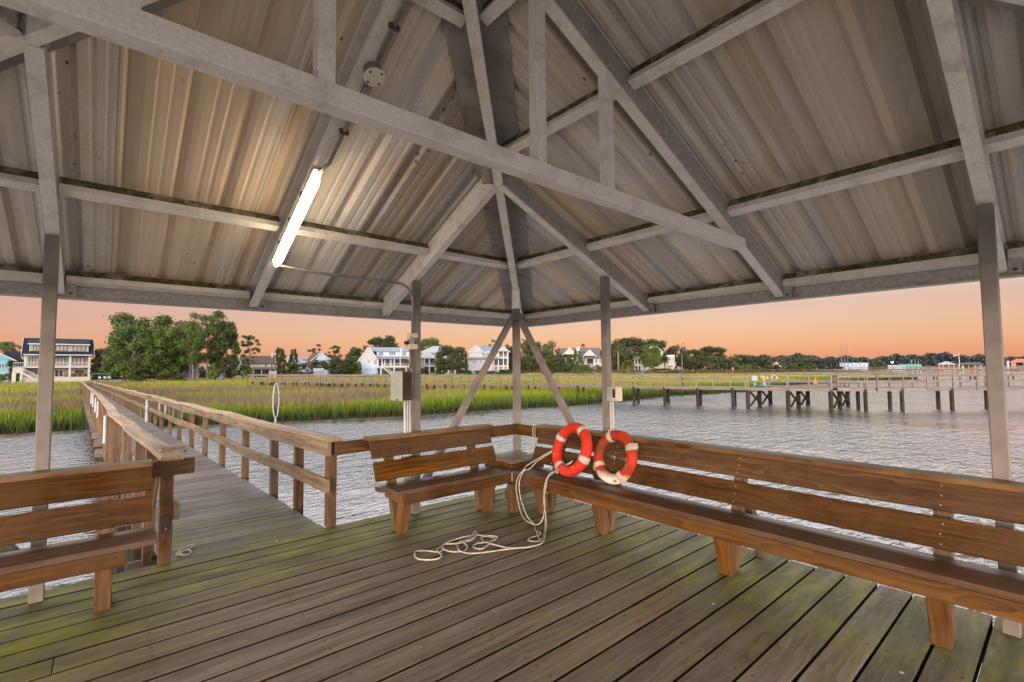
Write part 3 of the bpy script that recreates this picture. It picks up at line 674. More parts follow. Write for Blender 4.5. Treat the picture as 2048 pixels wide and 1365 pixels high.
def railing(label, edge, sgn, seed, y0cap):
    t = empty('boardwalk_railing', (edge(0), .2, 0), label, 'railing', 'railings along the boardwalk')
    ys = [y0cap]+[y for y in np.arange(.6, YW, .6)]
    seg = 0; i = 0
    amp = lambda y: .022*min(1, y/3)
    cap = [(edge(y)+sgn*.055+amp(y)*1.5*wn(y, .55, seed), y, wz(y)+.882+amp(y)*wn(y, .7, seed+2)) for y in ys]
    p = MB()
    for a in range(0, len(cap)-1, 6): strip(p, cap[a:a+7], .15, .036, XA)
    p.build('cap_rail', WOOD_TOPRAIL, t, bevel=.003)
    for h_, nm, y00 in ((.795, 'rail_board', .11 if sgn < 0 else y0cap), (.43, 'mid_rail', .10)):
        path = [(edge(y)+sgn*(-.0+.004)+amp(y)*.8*wn(y, .6, seed+h_), y, wz(y)+h_+amp(y)*1.2*wn(y, .8, seed+h_*3)) for y in [y00]+ys[1:]]
        p = MB()
        for a in range(0, len(path)-1, 6): strip(p, path[a:a+7], .036, .135, XA)
        p.build(nm, WOOD_RAIL, t, bevel=.003)
    for i, y in enumerate(pys):
        p = MB(); x = edge(y)+sgn*.068
        tx = R.uniform(-.012, .012) if i else 0
        hz_ = .86 if i else (.735 if sgn < 0 else .86)
        p.beam((x+tx, y, wz(y)-(.36 if i else -.002)), (x, y, wz(y)+hz_), .09, .09, (1, 0, 0)); o = p.build('post', WOOD_NEWPOST if i == 0 else WOOD_POST, t, bevel=.004 if i < 14 else 0)
    return t
rlR = railing('right hand boardwalk railing with a pale wavy cap rail starting beside the short bench', wr, 1, 1.3, .08)
rlL = railing('left hand boardwalk railing with a wavy cap rail and black bracket on its first post', wl, -1, 4.1, .02)
p = MB(); p.box((wl(.2)-.068, .15, .33), (.045, .01, .13)); p.build('bracket', BLACKM, rlL, bevel=.002)
p = MB(); p.lathe((wl(.2)-.068, .143, .29), [(.007, -.003), (.006, .003)], 8, 'Y'); p.build('bolt', SCREW, rlL)
p = MB(); p.beam((-3.85, .085, .80), (-3.535, .085, .80), .038, .13); p.build('end_board', WOOD_BENCH, rlL, bevel=.004)
p = MB(); p.beam((-2.36, .06, .80), (-1.99, .06, .80), .038, .13); p.build('end_board', WOOD_BENCH, rlR, bevel=.004)
rb = empty('rope', (-3.67, .35, .9), 'brown rope wrapped across the cap rail near the left end of the boardwalk', 'rope')
pts = [(-3.79, .30, .45), (-3.765, .31, .7), (-3.76, .34, .86), (-3.74, .345, .912), (-3.66, .37, .914), (-3.585, .385, .912), (-3.57, .385, .87)]
p = MB(); p.tube(smooth_path(pts), .011, 8); p.build('strand', ROPEB, rb, smooth=True)
# rod holders
def rodtube(label, c, L, r_=.022):
    p = MB(); p.lathe(c, [(r_, -L/2), (r_, L/2), (r_*.8, L/2), (r_*.8, L/2-.01)], 12)
    tag(p.build('rod_holder', WHITEPVC, smooth=False), label, 'rod holder', 'white rod holder tubes on the boardwalk railings')
names_ = ['white rod holder tube nearest the camera of those on the right boardwalk railing', 'second nearest white rod holder tube on the right boardwalk railing', 'third nearest white rod holder tube on the right boardwalk railing', 'fourth nearest white rod holder tube on the right boardwalk railing', 'tall thick white rod holder pipe passing the mid rail of the right railing', 'short white tube just beyond the tall thick pipe on the right railing', 'farthest short white tube on the right boardwalk railing']
for lb, y, zc, L in zip(names_, (10.05, 11.6, 13.1, 14.5, 16.0, 17.2, 18.6), (.50, .52, .50, .50, .25, .58, .58), (.40, .48, .46, .44, .95, .22, .25)):
    rodtube(lb, (wr(y)+.13 if L < .9 else wr(y)-.06, y-.03, wz(y)+zc+.03), L, .024 if L < .9 else .042)
for lb, y, zc, L in (('single long white rod holder tube on the outside of the left boardwalk railing', 7.2, .56, .52), ('nearest of the four close set white tubes on the left railing', 15., .55, .5), ('second of the four close set white tubes on the left railing', 17.5, .58, .5), ('third of the four close set white tubes on the left railing', 21, .62, .5), ('farthest of the four close set white tubes on the left railing', 24, .62, .5)):
    rodtube(lb, (wl(y)-.15, y, wz(y)+zc), L, .027)
# crab net behind the right railing
nt_ = empty('landing_net', (wr(2.35)+.18, 2.42, .9), 'hoop net on a yellow pole with black grip tied outside the right boardwalk railing', 'net')
nx, ny = wr(2.35)+.17, 2.42
p = MB(); hp = [(nx+.045*math.cos(a), ny+.03*math.cos(a), 1.16+.235*math.sin(a)) for a in [2*math.pi*i/32 for i in range(32)]]; p.tube(hp, .008, 7, closed=True); p.build('hoop', WHITEHOOP, nt_, smooth=True)
p = MB(); p.tube([(nx, ny, .94), (nx-.01, ny, .62)], .014, 8); p.build('ferrule', WHITEPVC, nt_)
p = MB(); p.tube([(nx-.01, ny, .62), (nx-.012, ny, .44)], .017, 8); p.build('grip', BLACKM, nt_)
p = MB(); p.tube([(nx-.012, ny, .44), (nx-.03, ny, -.32)], .013, 8); p.build('pole', YELLOWP, nt_)

# ------------------------------------------------------------------ far piers
def pier(name_label, cat, P, zf, width, post_sp, pile_sp, wood_m, two=True, bents=True, mid=True, rail_h=.98, xbr=True, psize=.09, grp=None):
    """walk along the polyline P (xy); deck height zf"""
    t = empty('pier', (P[0][0], P[0][1], zf), name_label, cat, grp)
    dk = MB(); rl = MB(); pc = 0
    for (a, b2) in zip(P[:-1], P[1:]):
        A = Vector((a[0], a[1], zf)); B = Vector((b2[0], b2[1], zf)); d = (B-A); L = d.length; d.normalize(); n = Vector((d.y, -d.x, 0))
        dk.beam(A, B, width, .05); dk.beam(A+n*width/2-Vector((0, 0, .12)), B+n*width/2-Vector((0, 0, .12)), .06, .2); dk.beam(A-n*width/2-Vector((0, 0, .12)), B-n*width/2-Vector((0, 0, .12)), .06, .2)
        for sg in ((1, -1) if two else (1,)):
            o = n*(sg*(width/2+.03)); Z = Vector((0, 0, 1))
            rl.beam(A+o+Z*rail_h, B+o+Z*rail_h, .15, .045); rl.beam(A+o+Z*(rail_h-.09), B+o+Z*(rail_h-.09), .04, .12)
            if mid: rl.beam(A+o+Z*.5, B+o+Z*.5, .04, .12)
            s_ = 0
            while s_ < L and pc < 96:
                q = MB(); c = A+d*s_+o; q.box((c.x, c.y, zf+rail_h/2-.1), (psize, psize, rail_h+.18), math.atan2(d.y, d.x)); q.build('rail_post', wood_m, t); s_ += post_sp; pc += 1
        if bents:
            s_ = pile_sp/2
            while s_ < L:
                for sg in (1, -1):
                    c = A+d*s_+n*(sg*(width/2-.05)); q = MB(); q.tube([(c.x, c.y, zf-.05), (c.x+R.uniform(-.03, .03), c.y, -3.1)], .135, 9); q.build('pile', WOOD_PILE, t)
                c1_ = A+d*s_+n*(width/2-.05); c2_ = A+d*s_-n*(width/2-.05)
                if xbr:
                    q = MB(); q.beam(c1_-Vector((0, 0, .35)), c2_-Vector((0, 0, 1.5)), .05, .14, d); q.beam(c1_-Vector((0, 0, 1.5))+d*.06, c2_-Vector((0, 0, .35))+d*.06, .05, .14, d); q.build('cross_brace', WOOD_PILE, t)
                s_ += pile_sp
    dk.build('deck_boards', wood_m, t); rl.build('rails', wood_m, t)
    return t
PA = (13.65, 80.2); PB_ = (36.3, 12.6); PC = (38.75, 7.4)
pr_ = pier('long grey wooden pier with railings running from the marsh out to a platform', 'pier', [PA, PB_], -.23, 1.45, 1.32, 2.75, WOOD_FAR)
# platform
dA = (Vector((PC[0], PC[1], 0))-Vector((PB_[0], PB_[1], 0))).normalized(); nA = Vector((1, .04, 0)).normalized()
pf = empty('pier_platform', (PB_[0], PB_[1], -.23), 'square grey pier platform on cross braced piles at the end of the long pier', 'platform')
B0 = Vector((PB_[0], PB_[1], -.23)); LP = 5.9; DP = 5.2
p = MB()
for i in range(26): p.beam(B0+dA*(LP*i/26+.11)-nA*.7, B0+dA*(LP*i/26+.11)+nA*(DP-.7), LP/26-.01, .045)
p.beam(B0-nA*.72-Vector((0, 0, .13)), B0-nA*.72+dA*LP-Vector((0, 0, .13)), .06, .22); p.build('deck_boards', WOOD_FAR, pf)
p = MB(); Zv = Vector((0, 0, 1))
for zz_ in (.98, .5):
    p.beam(B0-nA*.74+Zv*zz_, B0-nA*.74+dA*LP+Zv*zz_, .14 if zz_ > .9 else .045, .05 if zz_ > .9 else .12)
    p.beam(B0+nA*(DP-.7)+Zv*zz_, B0+nA*(DP-.7)+dA*LP+Zv*zz_, .14 if zz_ > .9 else .045, .05 if zz_ > .9 else .12)
    p.beam(B0-nA*.74+dA*LP+Zv*zz_, B0+nA*(DP-.7)+dA*LP+Zv*zz_, .14 if zz_ > .9 else .045, .05 if zz_ > .9 else .12)
p.build('rails', WOOD_FAR, pf)
for i in range(5):
    for o in (-.74, DP-.7):
        q = MB(); c = B0+dA*(LP*i/4)+nA*o; q.box((c.x, c.y, -.23+.4), (.1, .1, 1.15), math.atan2(dA.y, dA.x)); q.build('rail_post', WOOD_FAR, pf)
for i in range(1, 4):
    q = MB(); c = B0+dA*LP+nA*(-.74+DP*i/4); q.box((c.x, c.y, -.23+.4), (.1, .1, 1.15)); q.build('rail_post', WOOD_FAR, pf)
for i in range(3):
    for j in range(3):
        c = B0+dA*(.1+(LP-.2)*i/2)+nA*(-.6+(DP-.25)*j/2); q = MB(); q.tube([(c.x, c.y, -.3), (c.x, c.y, -3.1)], .16, 10); q.build('pile', WOOD_PILE, pf)
        if j < 2:
            e = c+nA*((DP-.25)/2); q = MB(); q.beam(c+Vector((0, 0, -.3))+dA*.12, e+Vector((0, 0, -1.5))+dA*.12, .06, .15, dA); q.beam(c+Vector((0, 0, -1.5))+dA*.18, e+Vector((0, 0, -.3))+dA*.18, .06, .15, dA); q.build('cross_brace', WOOD_PILE, pf)
E0 = B0+dA*LP; Q1 = at(1784, 776, 36.4); Q2 = at(1892, 776, 36.2); Q3 = at(2320, 776, 35.6)
pier('walkway leading right from the pier platform over open water on paired piles', 'walkway', [(E0.x, E0.y)]+[(v.x, v.y) for v in (at(px_, 776, 36.3) for px_ in (1742, 1840, 1938, 2036, 2134, 2232))], -.23, 1.25, 1.95, 3.7, WOOD_FAR, xbr=False)
pts = [at(1040, 749.5, 190), at(1280, 748, 150), at(1518, 747, 125), at(1835, 747, 105), at(2250, 746, 95)]
pier('brown wooden pier with railings crossing the marsh behind the long grey pier', 'pier', [(v.x, v.y) for v in pts], -.7, 1.6, 3.4, 6.5, WOOD_FAR2, xbr=False, psize=.12)
pts = [at(1700, 743.5, 215), at(2300, 743, 180)]
pier('distant dark brown pier farther out in front of the boathouses', 'pier', [(v.x, v.y) for v in pts], -.8, 2.2, 4., 6., WOOD_FAR2, xbr=False, psize=.14)
pts = [at(176, 764, 95), at(250, 767, 91)]
pier('weathered turn of the boardwalk toward the swing set at its far end', 'walkway', [(v.x, v.y) for v in pts], -1.45, 1.4, 1.5, 3., WOOD_FAR, xbr=False)
# things on the platform
def plat(px, py, d, z=-.205): v = at(px, py, d); v.z = z; return v
v = plat(1529, 772, 40.5); t = empty('cleaning_stand', v, 'white fish cleaning stand with a yellow top on the pier platform', 'stand')
p = MB(); p.lathe(v, [(.16, 0), (.15, .55), (.22, .6)], 12); p.build('pedestal', WHITEPVC, t); p = MB(); p.lathe(v+Vector((0, 0, .6)), [(.30, 0), (.34, .12), (.30, .2)], 12); p.build('yellow_top', YELLOWP, t)
p = MB(); p.box(v+Vector((-.1, 0, .84)), (.5, .3, .06)); p.build('lid', WHITEPVC, t)
TEAL = noisy('teal_hose', (.006, .10, .09), (.01, .15, .13), 9, .5)
v = plat(1527, 774, 39.6); p = MB(); p.lathe(v, [(.55, 0), (.62, .05), (.5, .12), (.2, .12)], 14); tag(p.build('hose_coil', TEAL), 'flat teal hose coil at the foot of the white cleaning stand', 'hose')
ORNG = noisy('orange_buoy', (.45, .17, .03), (.52, .25, .06), 3, .5)
v = plat(1631, 771, 40.2); t = empty('buoy', v, 'orange round buoy hanging on the pier platform railing', 'buoy')
p = MB(); p.lathe(v+Vector((0, 0, .28)), [(.02, -.2)]+[(.2*math.sin(a), -.2*math.cos(a)) for a in [math.pi*i/10 for i in range(1, 10)]]+[(.02, .2)], 14); p.build('ball', ORNG, t, smooth=True)
p = MB(); p.tube([v+Vector((0, 0, .47)), v+Vector((.02, 0, .72))], .02, 6); p.build('line', ROPEM, t)
v = plat(1510, 772, 40.0); t = empty('pump_box', v, 'pale blue utility box on legs at the left edge of the pier platform', 'box')
PBLUE = noisy('pale_blue_paint', (.22, .28, .33), (.28, .34, .39), 4, .5)
p = MB(); p.box(v+Vector((0, 0, .65)), (.42, .3, .55)); p.build('body', PBLUE, t); p = MB(); p.box(v+Vector((-.12, 0, .2)), (.06, .06, .4)); p.box(v+Vector((.12, 0, .2)), (.06, .06, .4)); p.build('legs', PBLUE, t)
v = plat(1549, 770, 43.5, .1); t = empty('ring_buoy', v, 'small white life ring on the far railing of the pier platform', 'life ring')
p = MB(); p.tube([v+Vector((0, 0, .32))+RH*(.25*math.cos(a))+Vector((0, 0, .25*math.sin(a))) for a in [2*math.pi*i/20 for i in range(20)]], .07, 8, closed=True); p.build('float', WHITEPVC, t, smooth=True)
p = MB(); p.box(v+Vector((0, .09, .3)), (.7, .05, .1), VIEWROT); p.build('backing_board', WOOD_FAR, t)
# lamp post on the pier
v = at(1365.5, 774, 42.0); v.z = -.23
t = empty('lamp_post', v, 'black gooseneck lamp post standing on the long grey pier', 'lamp post')
p = MB(); p.tube([v, v+Vector((0, 0, 2.65))], .05, 10, radii=[.075, .05]); p.lathe(v+Vector((0, 0, 2.6)), [(.05, 0), (.08, .06), (.08, .16), (.05, .2)], 10); p.build('post', BLACKM, t)
gp = [v+Vector((0, 0, 2.75)), v+Vector((0, 0, 3.45))]+[v+Vector((0, 0, 3.62))+RH*(.14-.14*math.cos(a))+Vector((0, 0, .17*math.sin(a))) for a in [math.pi*i/8 for i in range(9)]]+[v+RH*.28+Vector((0, 0, 3.42))]
p = MB(); p.tube(gp, .026, 8); p.build('gooseneck', BLACKM, t, smooth=True)
p = MB(); p.lathe(v+RH*.28+Vector((0, 0, 3.1)), [(.20, 0), (.17, .1), (.08, .2), (.06, .32), (.02, .36)], 14); p.build('lamp_shade', BLACKM, t)

# ------------------------------------------------------------------ water, marsh, land (setting)
def watermat():
    mt, nt, b = mat('rippled_water'); g = G(nt); p = g.pos()
    rot = g.n('ShaderNodeMapping'); rot.inputs['Rotation'].default_value = (0, 0, rad(-38)); rot.inputs['Scale'].default_value = (1, 2.3, 1); g.l(p, rot.inputs['Vector']); q = rot.outputs[0]
    n1 = g.noise(q, .9, 2, .55, .5); n2 = g.noise(q, 2.6, 3, .6, .5); n3 = g.noise(q, 7., 2, .5)
    h = g.math('ADD', g.math('MULTIPLY', n1, .8), g.math('ADD', g.math('MULTIPLY', n2, .5), g.math('MULTIPLY', n3, .08)))
    bp = g.n('ShaderNodeBump'); g.l(g.rng(g.noise(p, .07, 3, .55), .38, .62, .22, .88), bp.inputs['Strength']); bp.inputs['Distance'].default_value = .30; g.l(h, bp.inputs['Height'])
    fr = g.n('ShaderNodeFresnel'); fr.inputs['IOR'].default_value = 1.34; g.l(bp.outputs[0], fr.inputs['Normal'])
    df = g.n('ShaderNodeBsdfDiffuse'); df.inputs['Color'].default_value = (.03, .037, .05, 1)
    gs = g.n('ShaderNodeBsdfGlossy'); gs.inputs['Color'].default_value = (.955, .95, .965, 1); gs.inputs['Roughness'].default_value = .06; g.l(bp.outputs[0], gs.inputs['Normal'])
    mx = g.n('ShaderNodeMixShader'); g.l(g.math('ADD', .24, g.math('MULTIPLY', fr.outputs[0], .76)), mx.inputs[0]); g.l(df.outputs[0], mx.inputs[1]); g.l(gs.outputs[0], mx.inputs[2])
    g.l(mx.outputs[0], nt.nodes['Material Output'].inputs[0])
    return mt
mb = MB(); mb.quadlike([(-900, -500, WATER_Z), (1500, -500, WATER_Z), (1500, 1500, WATER_Z), (-900, 1500, WATER_Z)])
tag(mb.build('water', watermat()), kind='structure')
MUD = noisy('marsh_mud', (.035, .03, .02), (.08, .07, .045), .8, .8, 0, .5, 6)
shore = [(-60, 33)]+[tuple(onz(x, y, WATER_Z)[:2]) for x, y in [(0, 872), (200, 860), (480, 850), (700, 840), (840, 833), (1000, 821), (1152, 813), (1208, 807), (1267, 802), (1343, 793), (1419, 789), (1500, 784)]]
back = [tuple(onz(x, y, WATER_Z)[:2]) for x, y in [(1600, 770), (1700, 765.5), (1832, 759.5)]]
landline = [at(1832, 757, 112), at(1760, 752, 170), at(1500, 748, 230), at(1280, 748, 215), at(1050, 751, 185), at(800, 755, 160), at(560, 758, 130), at(380, 761, 110), at(200, 762, 104), at(0, 763, 103), at(-350, 764, 104)]
poly = shore+back+[(v.x, v.y) for v in landline]
mb = MB(); mb.prism(poly, -2.6, -1.875); mm = mb.build('marsh_ground', MUD); tag(mm, kind='structure')
def inpoly(xs, ys, pl):
    ins = np.zeros(len(xs), bool); n = len(pl)
    for i in range(n):
        x1, y1 = pl[i]; x2, y2 = pl[(i+1) % n]
        c = ((y1 > ys) != (y2 > ys)) & (xs < (x2-x1)*(ys-y1)/(y2-y1+1e-12)+x1); ins ^= c
    return ins
rs = np.random.RandomState(5)
camx, camy = CAM.x, CAM.y
def depth_of(x, y): return (x-camx)*FW.x+(y-camy)*FW.y
def shore_dist(xs, ys, line):
    d = np.full(len(xs), 1e9)
    for (a, b2) in zip(line[:-1], line[1:]):
        ax, ay = a; bx, by = b2; L2 = (bx-ax)**2+(by-ay)**2+1e-9
        t = np.clip(((xs-ax)*(bx-ax)+(ys-ay)*(by-ay))/L2, 0, 1); d = np.minimum(d, np.hypot(xs-ax-t*(bx-ax), ys-ay-t*(by-ay)))
    return d
def grassmat():
    mt, nt, b = mat('marsh_grass_blades'); g = G(nt); p = g.pos()
    at_ = g.n('ShaderNodeAttribute', p_attribute_name='gcol'); s = g.n('ShaderNodeSeparateXYZ'); g.l(at_.outputs['Vector'], s.inputs[0])
    kind, hh, rn = s.outputs[0], s.outputs[1], s.outputs[2]
    green = g.mix(rn, (.036, .088, .005), (.112, .168, .010)); gold = g.mix(rn, (.095, .135, .009), (.26, .235, .020)); brown = g.mix(rn, (.070, .052, .036), (.19, .137, .092))
    c = g.mix(g.rng(kind, 0., .5), green, gold); c = g.mix(g.rng(kind, .5, 1.), c, brown)
    c = g.mix(g.rng(hh, .35, .95, .92, 0), c, (.022, .024, .010))  # blade bases darkened: shade inside the clumps and tide mud in one colour
    g.l(c, b.inputs['Base Color']); b.inputs['Roughness'].default_value = .75; b.inputs['Specular IOR Level'].default_value = .15
    return mt
def vnoise(x, y, f, seed):
    s = np.zeros(len(x)); r2 = np.random.RandomState(seed)
    for k in range(6):
        a = r2.uniform(0, 6.28); ff = f*(1.0+.5*k); s += np.sin((x*np.cos(a)+y*np.sin(a))*ff+r2.uniform(0, 6.28))/(1+.4*k)
    return s/2.2
def grass():
    xs = []; ys = []
    # denser close to the shore we look at, thinner far away
    for dmin, dmax, dens in ((0, 45, 26), (45, 70, 13), (70, 130, 5.), (130, 260, 1.5)):
        x0, x1, y0, y1 = -45, 140, 10, 235
        n = int((x1-x0)*(y1-y0)*dens); x = rs.uniform(x0, x1, n); y = rs.uniform(y0, y1, n); d = depth_of(x, y)
        lat = (x-camx)*RH.x+(y-camy)*RH.y; k = (d > dmin) & (d <= dmax) & (np.abs(lat) < d*1.16+4)
        x = x[k]; y = y[k]; k = inpoly(x, y, poly); xs.append(x[k]); ys.append(y[k])
    x = np.concatenate(xs); y = np.concatenate(ys)
    cx_ = -3.0+DR*y; k = ~((np.abs(x-cx_) < .95) & (y < YW+1)); x = x[k]; y = y[k]
    front = shore+back; sd = shore_dist(x, y, front); d = depth_of(x, y)
    n1 = vnoise(x, y, .11, 3); n2 = vnoise(x, y, .5, 8); lat = (x-camx)*RH.x+(y-camy)*RH.y; ang = lat/d
    # kind: 0 green front, .5 gold, 1 brown
    t = sd+2.2*n1+1.0*n2
    leftw = np.clip((-.06-ang)/.3, 0, 1)      # the brown belt belongs to the left half of the marsh
    kind = np.clip((t-2.5)/5.0, 0, .52)
    belt = np.exp(-((t-12)/5.0)**2)*1.0*leftw+np.clip(n1*.5+.2*n2, 0, .5)*.6*leftw*(t > 5)
    belt2 = np.exp(-((t-34)/8.0)**2)*.55*leftw
    kind = np.clip(kind+belt+belt2+.10*n2, 0, 1)
    hgt = np.where(sd < 1.2, .75+.45*sd, 1.28)*(1.0+.18*n2+.1*n1)*rs.uniform(.75, 1.15, len(x))*np.where(kind > .7, .93, 1.)
    n = len(x); sc_ = 1+np.clip((d-40)/45, 0, 3.2)
    nb = 4
    a = rs.uniform(0, 6.28, (n, nb)); lean = rs.normal(0, .17, (n, nb, 2)); w = (.017*sc_)[:, None]*rs.uniform(.6, 1.3, (n, nb)); h = hgt[:, None]*rs.uniform(.7, 1.1, (n, nb))
    bx = x[:, None]+rs.normal(0, .07, (n, nb))*sc_[:, None]; by = y[:, None]+rs.normal(0, .07, (n, nb))*sc_[:, None]; z0 = np.full((n, nb), -1.9)
    # each blade: two base points, two mid points, one tip
    V = np.zeros((n, nb, 5, 3))
    ca, sa = np.cos(a)*w, np.sin(a)*w
    for i, (sg, hf, wf) in enumerate(((-1, 0, 1), (1, 0, 1), (1, .55, .8), (-1, .55, .8), (0, 1, 0))):
        V[:, :, i, 0] = bx+ca*sg*wf+lean[:, :, 0]*h*hf**1.6; V[:, :, i, 1] = by+sa*sg*wf+lean[:, :, 1]*h*hf**1.6; V[:, :, i, 2] = z0+h*hf
    nv = n*nb*5; V = V.reshape(-1, 3); base = (np.arange(n*nb)*5)[:, None]
    quads = base+np.array([[0, 1, 2, 3]]); tris = base+np.array([[3, 2, 4]])
    me = bpy.data.meshes.new('marsh_grass'); me.vertices.add(nv); me.vertices.foreach_set('co', V.ravel())
    loops = np.concatenate([quads, tris], 1).ravel(); me.loops.add(len(loops)); me.loops.foreach_set('vertex_index', loops.astype(np.int32))
    st = np.arange(n*nb)[:, None]*7+np.array([[0, 4]]); me.polygons.add(n*nb*2); me.polygons.foreach_set('loop_start', st.ravel().astype(np.int32))
    me.update(calc_edges=True)
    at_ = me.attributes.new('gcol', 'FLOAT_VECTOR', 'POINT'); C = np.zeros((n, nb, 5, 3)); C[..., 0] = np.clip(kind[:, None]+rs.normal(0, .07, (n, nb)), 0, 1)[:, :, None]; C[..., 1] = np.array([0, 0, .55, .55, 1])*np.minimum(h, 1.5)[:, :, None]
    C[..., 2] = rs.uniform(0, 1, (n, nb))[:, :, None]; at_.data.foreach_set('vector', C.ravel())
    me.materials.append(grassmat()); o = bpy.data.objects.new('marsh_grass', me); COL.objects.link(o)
    tag(o, 'tall salt marsh grass in green, gold and brown belts beyond the creek', 'marsh grass', kind='stuff'); return n*nb
NGR = grass()
LAND = noisy('shore_ground', (.07, .075, .025), (.13, .125, .045), .25, .9, c3=(.12, .085, .055), s3=.12, amt3=.8)
lp = [(v.x, v.y) for v in landline]
far_ = [at(-350, 764, 420), at(300, 760, 800), at(1000, 750, 900), at(1560, 742, 900), at(1680, 742, 460)]
mb = MB(); mb.prism(lp[::-1]+[(v.x, v.y) for v in far_], -2.5, -.95); tag(mb.build('land', LAND), kind='structure')
lawn = [at(830, 752.5, 163), at(1010, 750.5, 186), at(1010, 746, 230), at(830, 748, 210)]
LAWN = noisy('mown_lawn', (.09, .16, .025), (.14, .22, .04), .5, .9)
mb = MB(); mb.prism([(v.x, v.y) for v in lawn], -1.2, -.93); tag(mb.build('lawn', LAWN), kind='structure')
bank = noisy('brown_bank', (.10, .075, .045), (.16, .12, .07), .9, .9)
FARLAND = [at(1500, 735, 780), at(2500, 730, 780), at(2500, 730, 1000), at(1500, 735, 1000)]
mb = MB(); mb.prism([(v.x, v.y) for v in FARLAND], -2.5, -1.2); tag(mb.build('far_shore', LAND), kind='structure')
SKYN, SKYB, GLOW, SUNE, EXPO = .05, .5, 24., 1.2, 1.15
# ------------------------------------------------------------------ houses
WHITE = noisy('white_siding', (0.214, 0.220, 0.233), (0.245, 0.252, 0.261), 1.2, .6)
TRIM = noisy('white_trim', (0.263, 0.263, 0.260), (0.292, 0.292, 0.284), 1., .5)
CREAMW = noisy('cream_siding', (0.238, 0.226, 0.194), (0.277, 0.265, 0.230), 1., .6)
SAGE = noisy('sage_siding', (0.149, 0.189, 0.162), (0.180, 0.220, 0.189), 1., .6)
TAN = noisy('tan_brick', (0.215, 0.168, 0.117), (0.262, 0.211, 0.155), 3., .7)
TURQ = noisy('turquoise_siding', (0.090, 0.247, 0.279), (0.117, 0.283, 0.310), 1., .6)
LBLUE = noisy('pale_blue_siding', (.22, .27, .35), (.26, .315, .40), 1., .6)
MBLUE = noisy('blue_basement', (0.162, 0.216, 0.288), (0.204, 0.258, 0.330), 1., .6)
NAVYR = noisy('navy_roof', (.007, .010, .020), (.015, .019, .034), 2., .8, spec=.1)
BLUER = noisy('blue_metal_roof', (0.084, 0.113, 0.160), (0.113, 0.143, 0.189), .8, .45)
GREYR = noisy('grey_metal_roof', (0.176, 0.191, 0.211), (0.220, 0.235, 0.255), .8, .45)
BROWNR = noisy('brown_shingle_roof', (.055, .038, .033), (.095, .068, .058), 2., .85, spec=.1)
PURPR = noisy('grey_purple_shingle_roof', (.06, .052, .056), (.10, .085, .09), 2., .85, spec=.1)
REDR = noisy('red_roof', (.30, .07, .05), (.40, .11, .07), 2., .7)
GLASS = noisy('dark_window_glass', (.02, .025, .03), (.06, .065, .08), .5, .25, spec=.15)
GLASSP = noisy('curtained_window_glass', (.17, .15, .15), (.27, .24, .235), .9, .25, spec=.15)
DARKIN = noisy('dark_pane_porch_shade', (.02, .022, .025), (.045, .045, .05), 1., .7)  # solid dark panels with porch shade painted in; also dark door and window panes
BRICK = noisy('red_brown_fence', (.17, .07, .05), (.24, .11, .08), 3., .8)
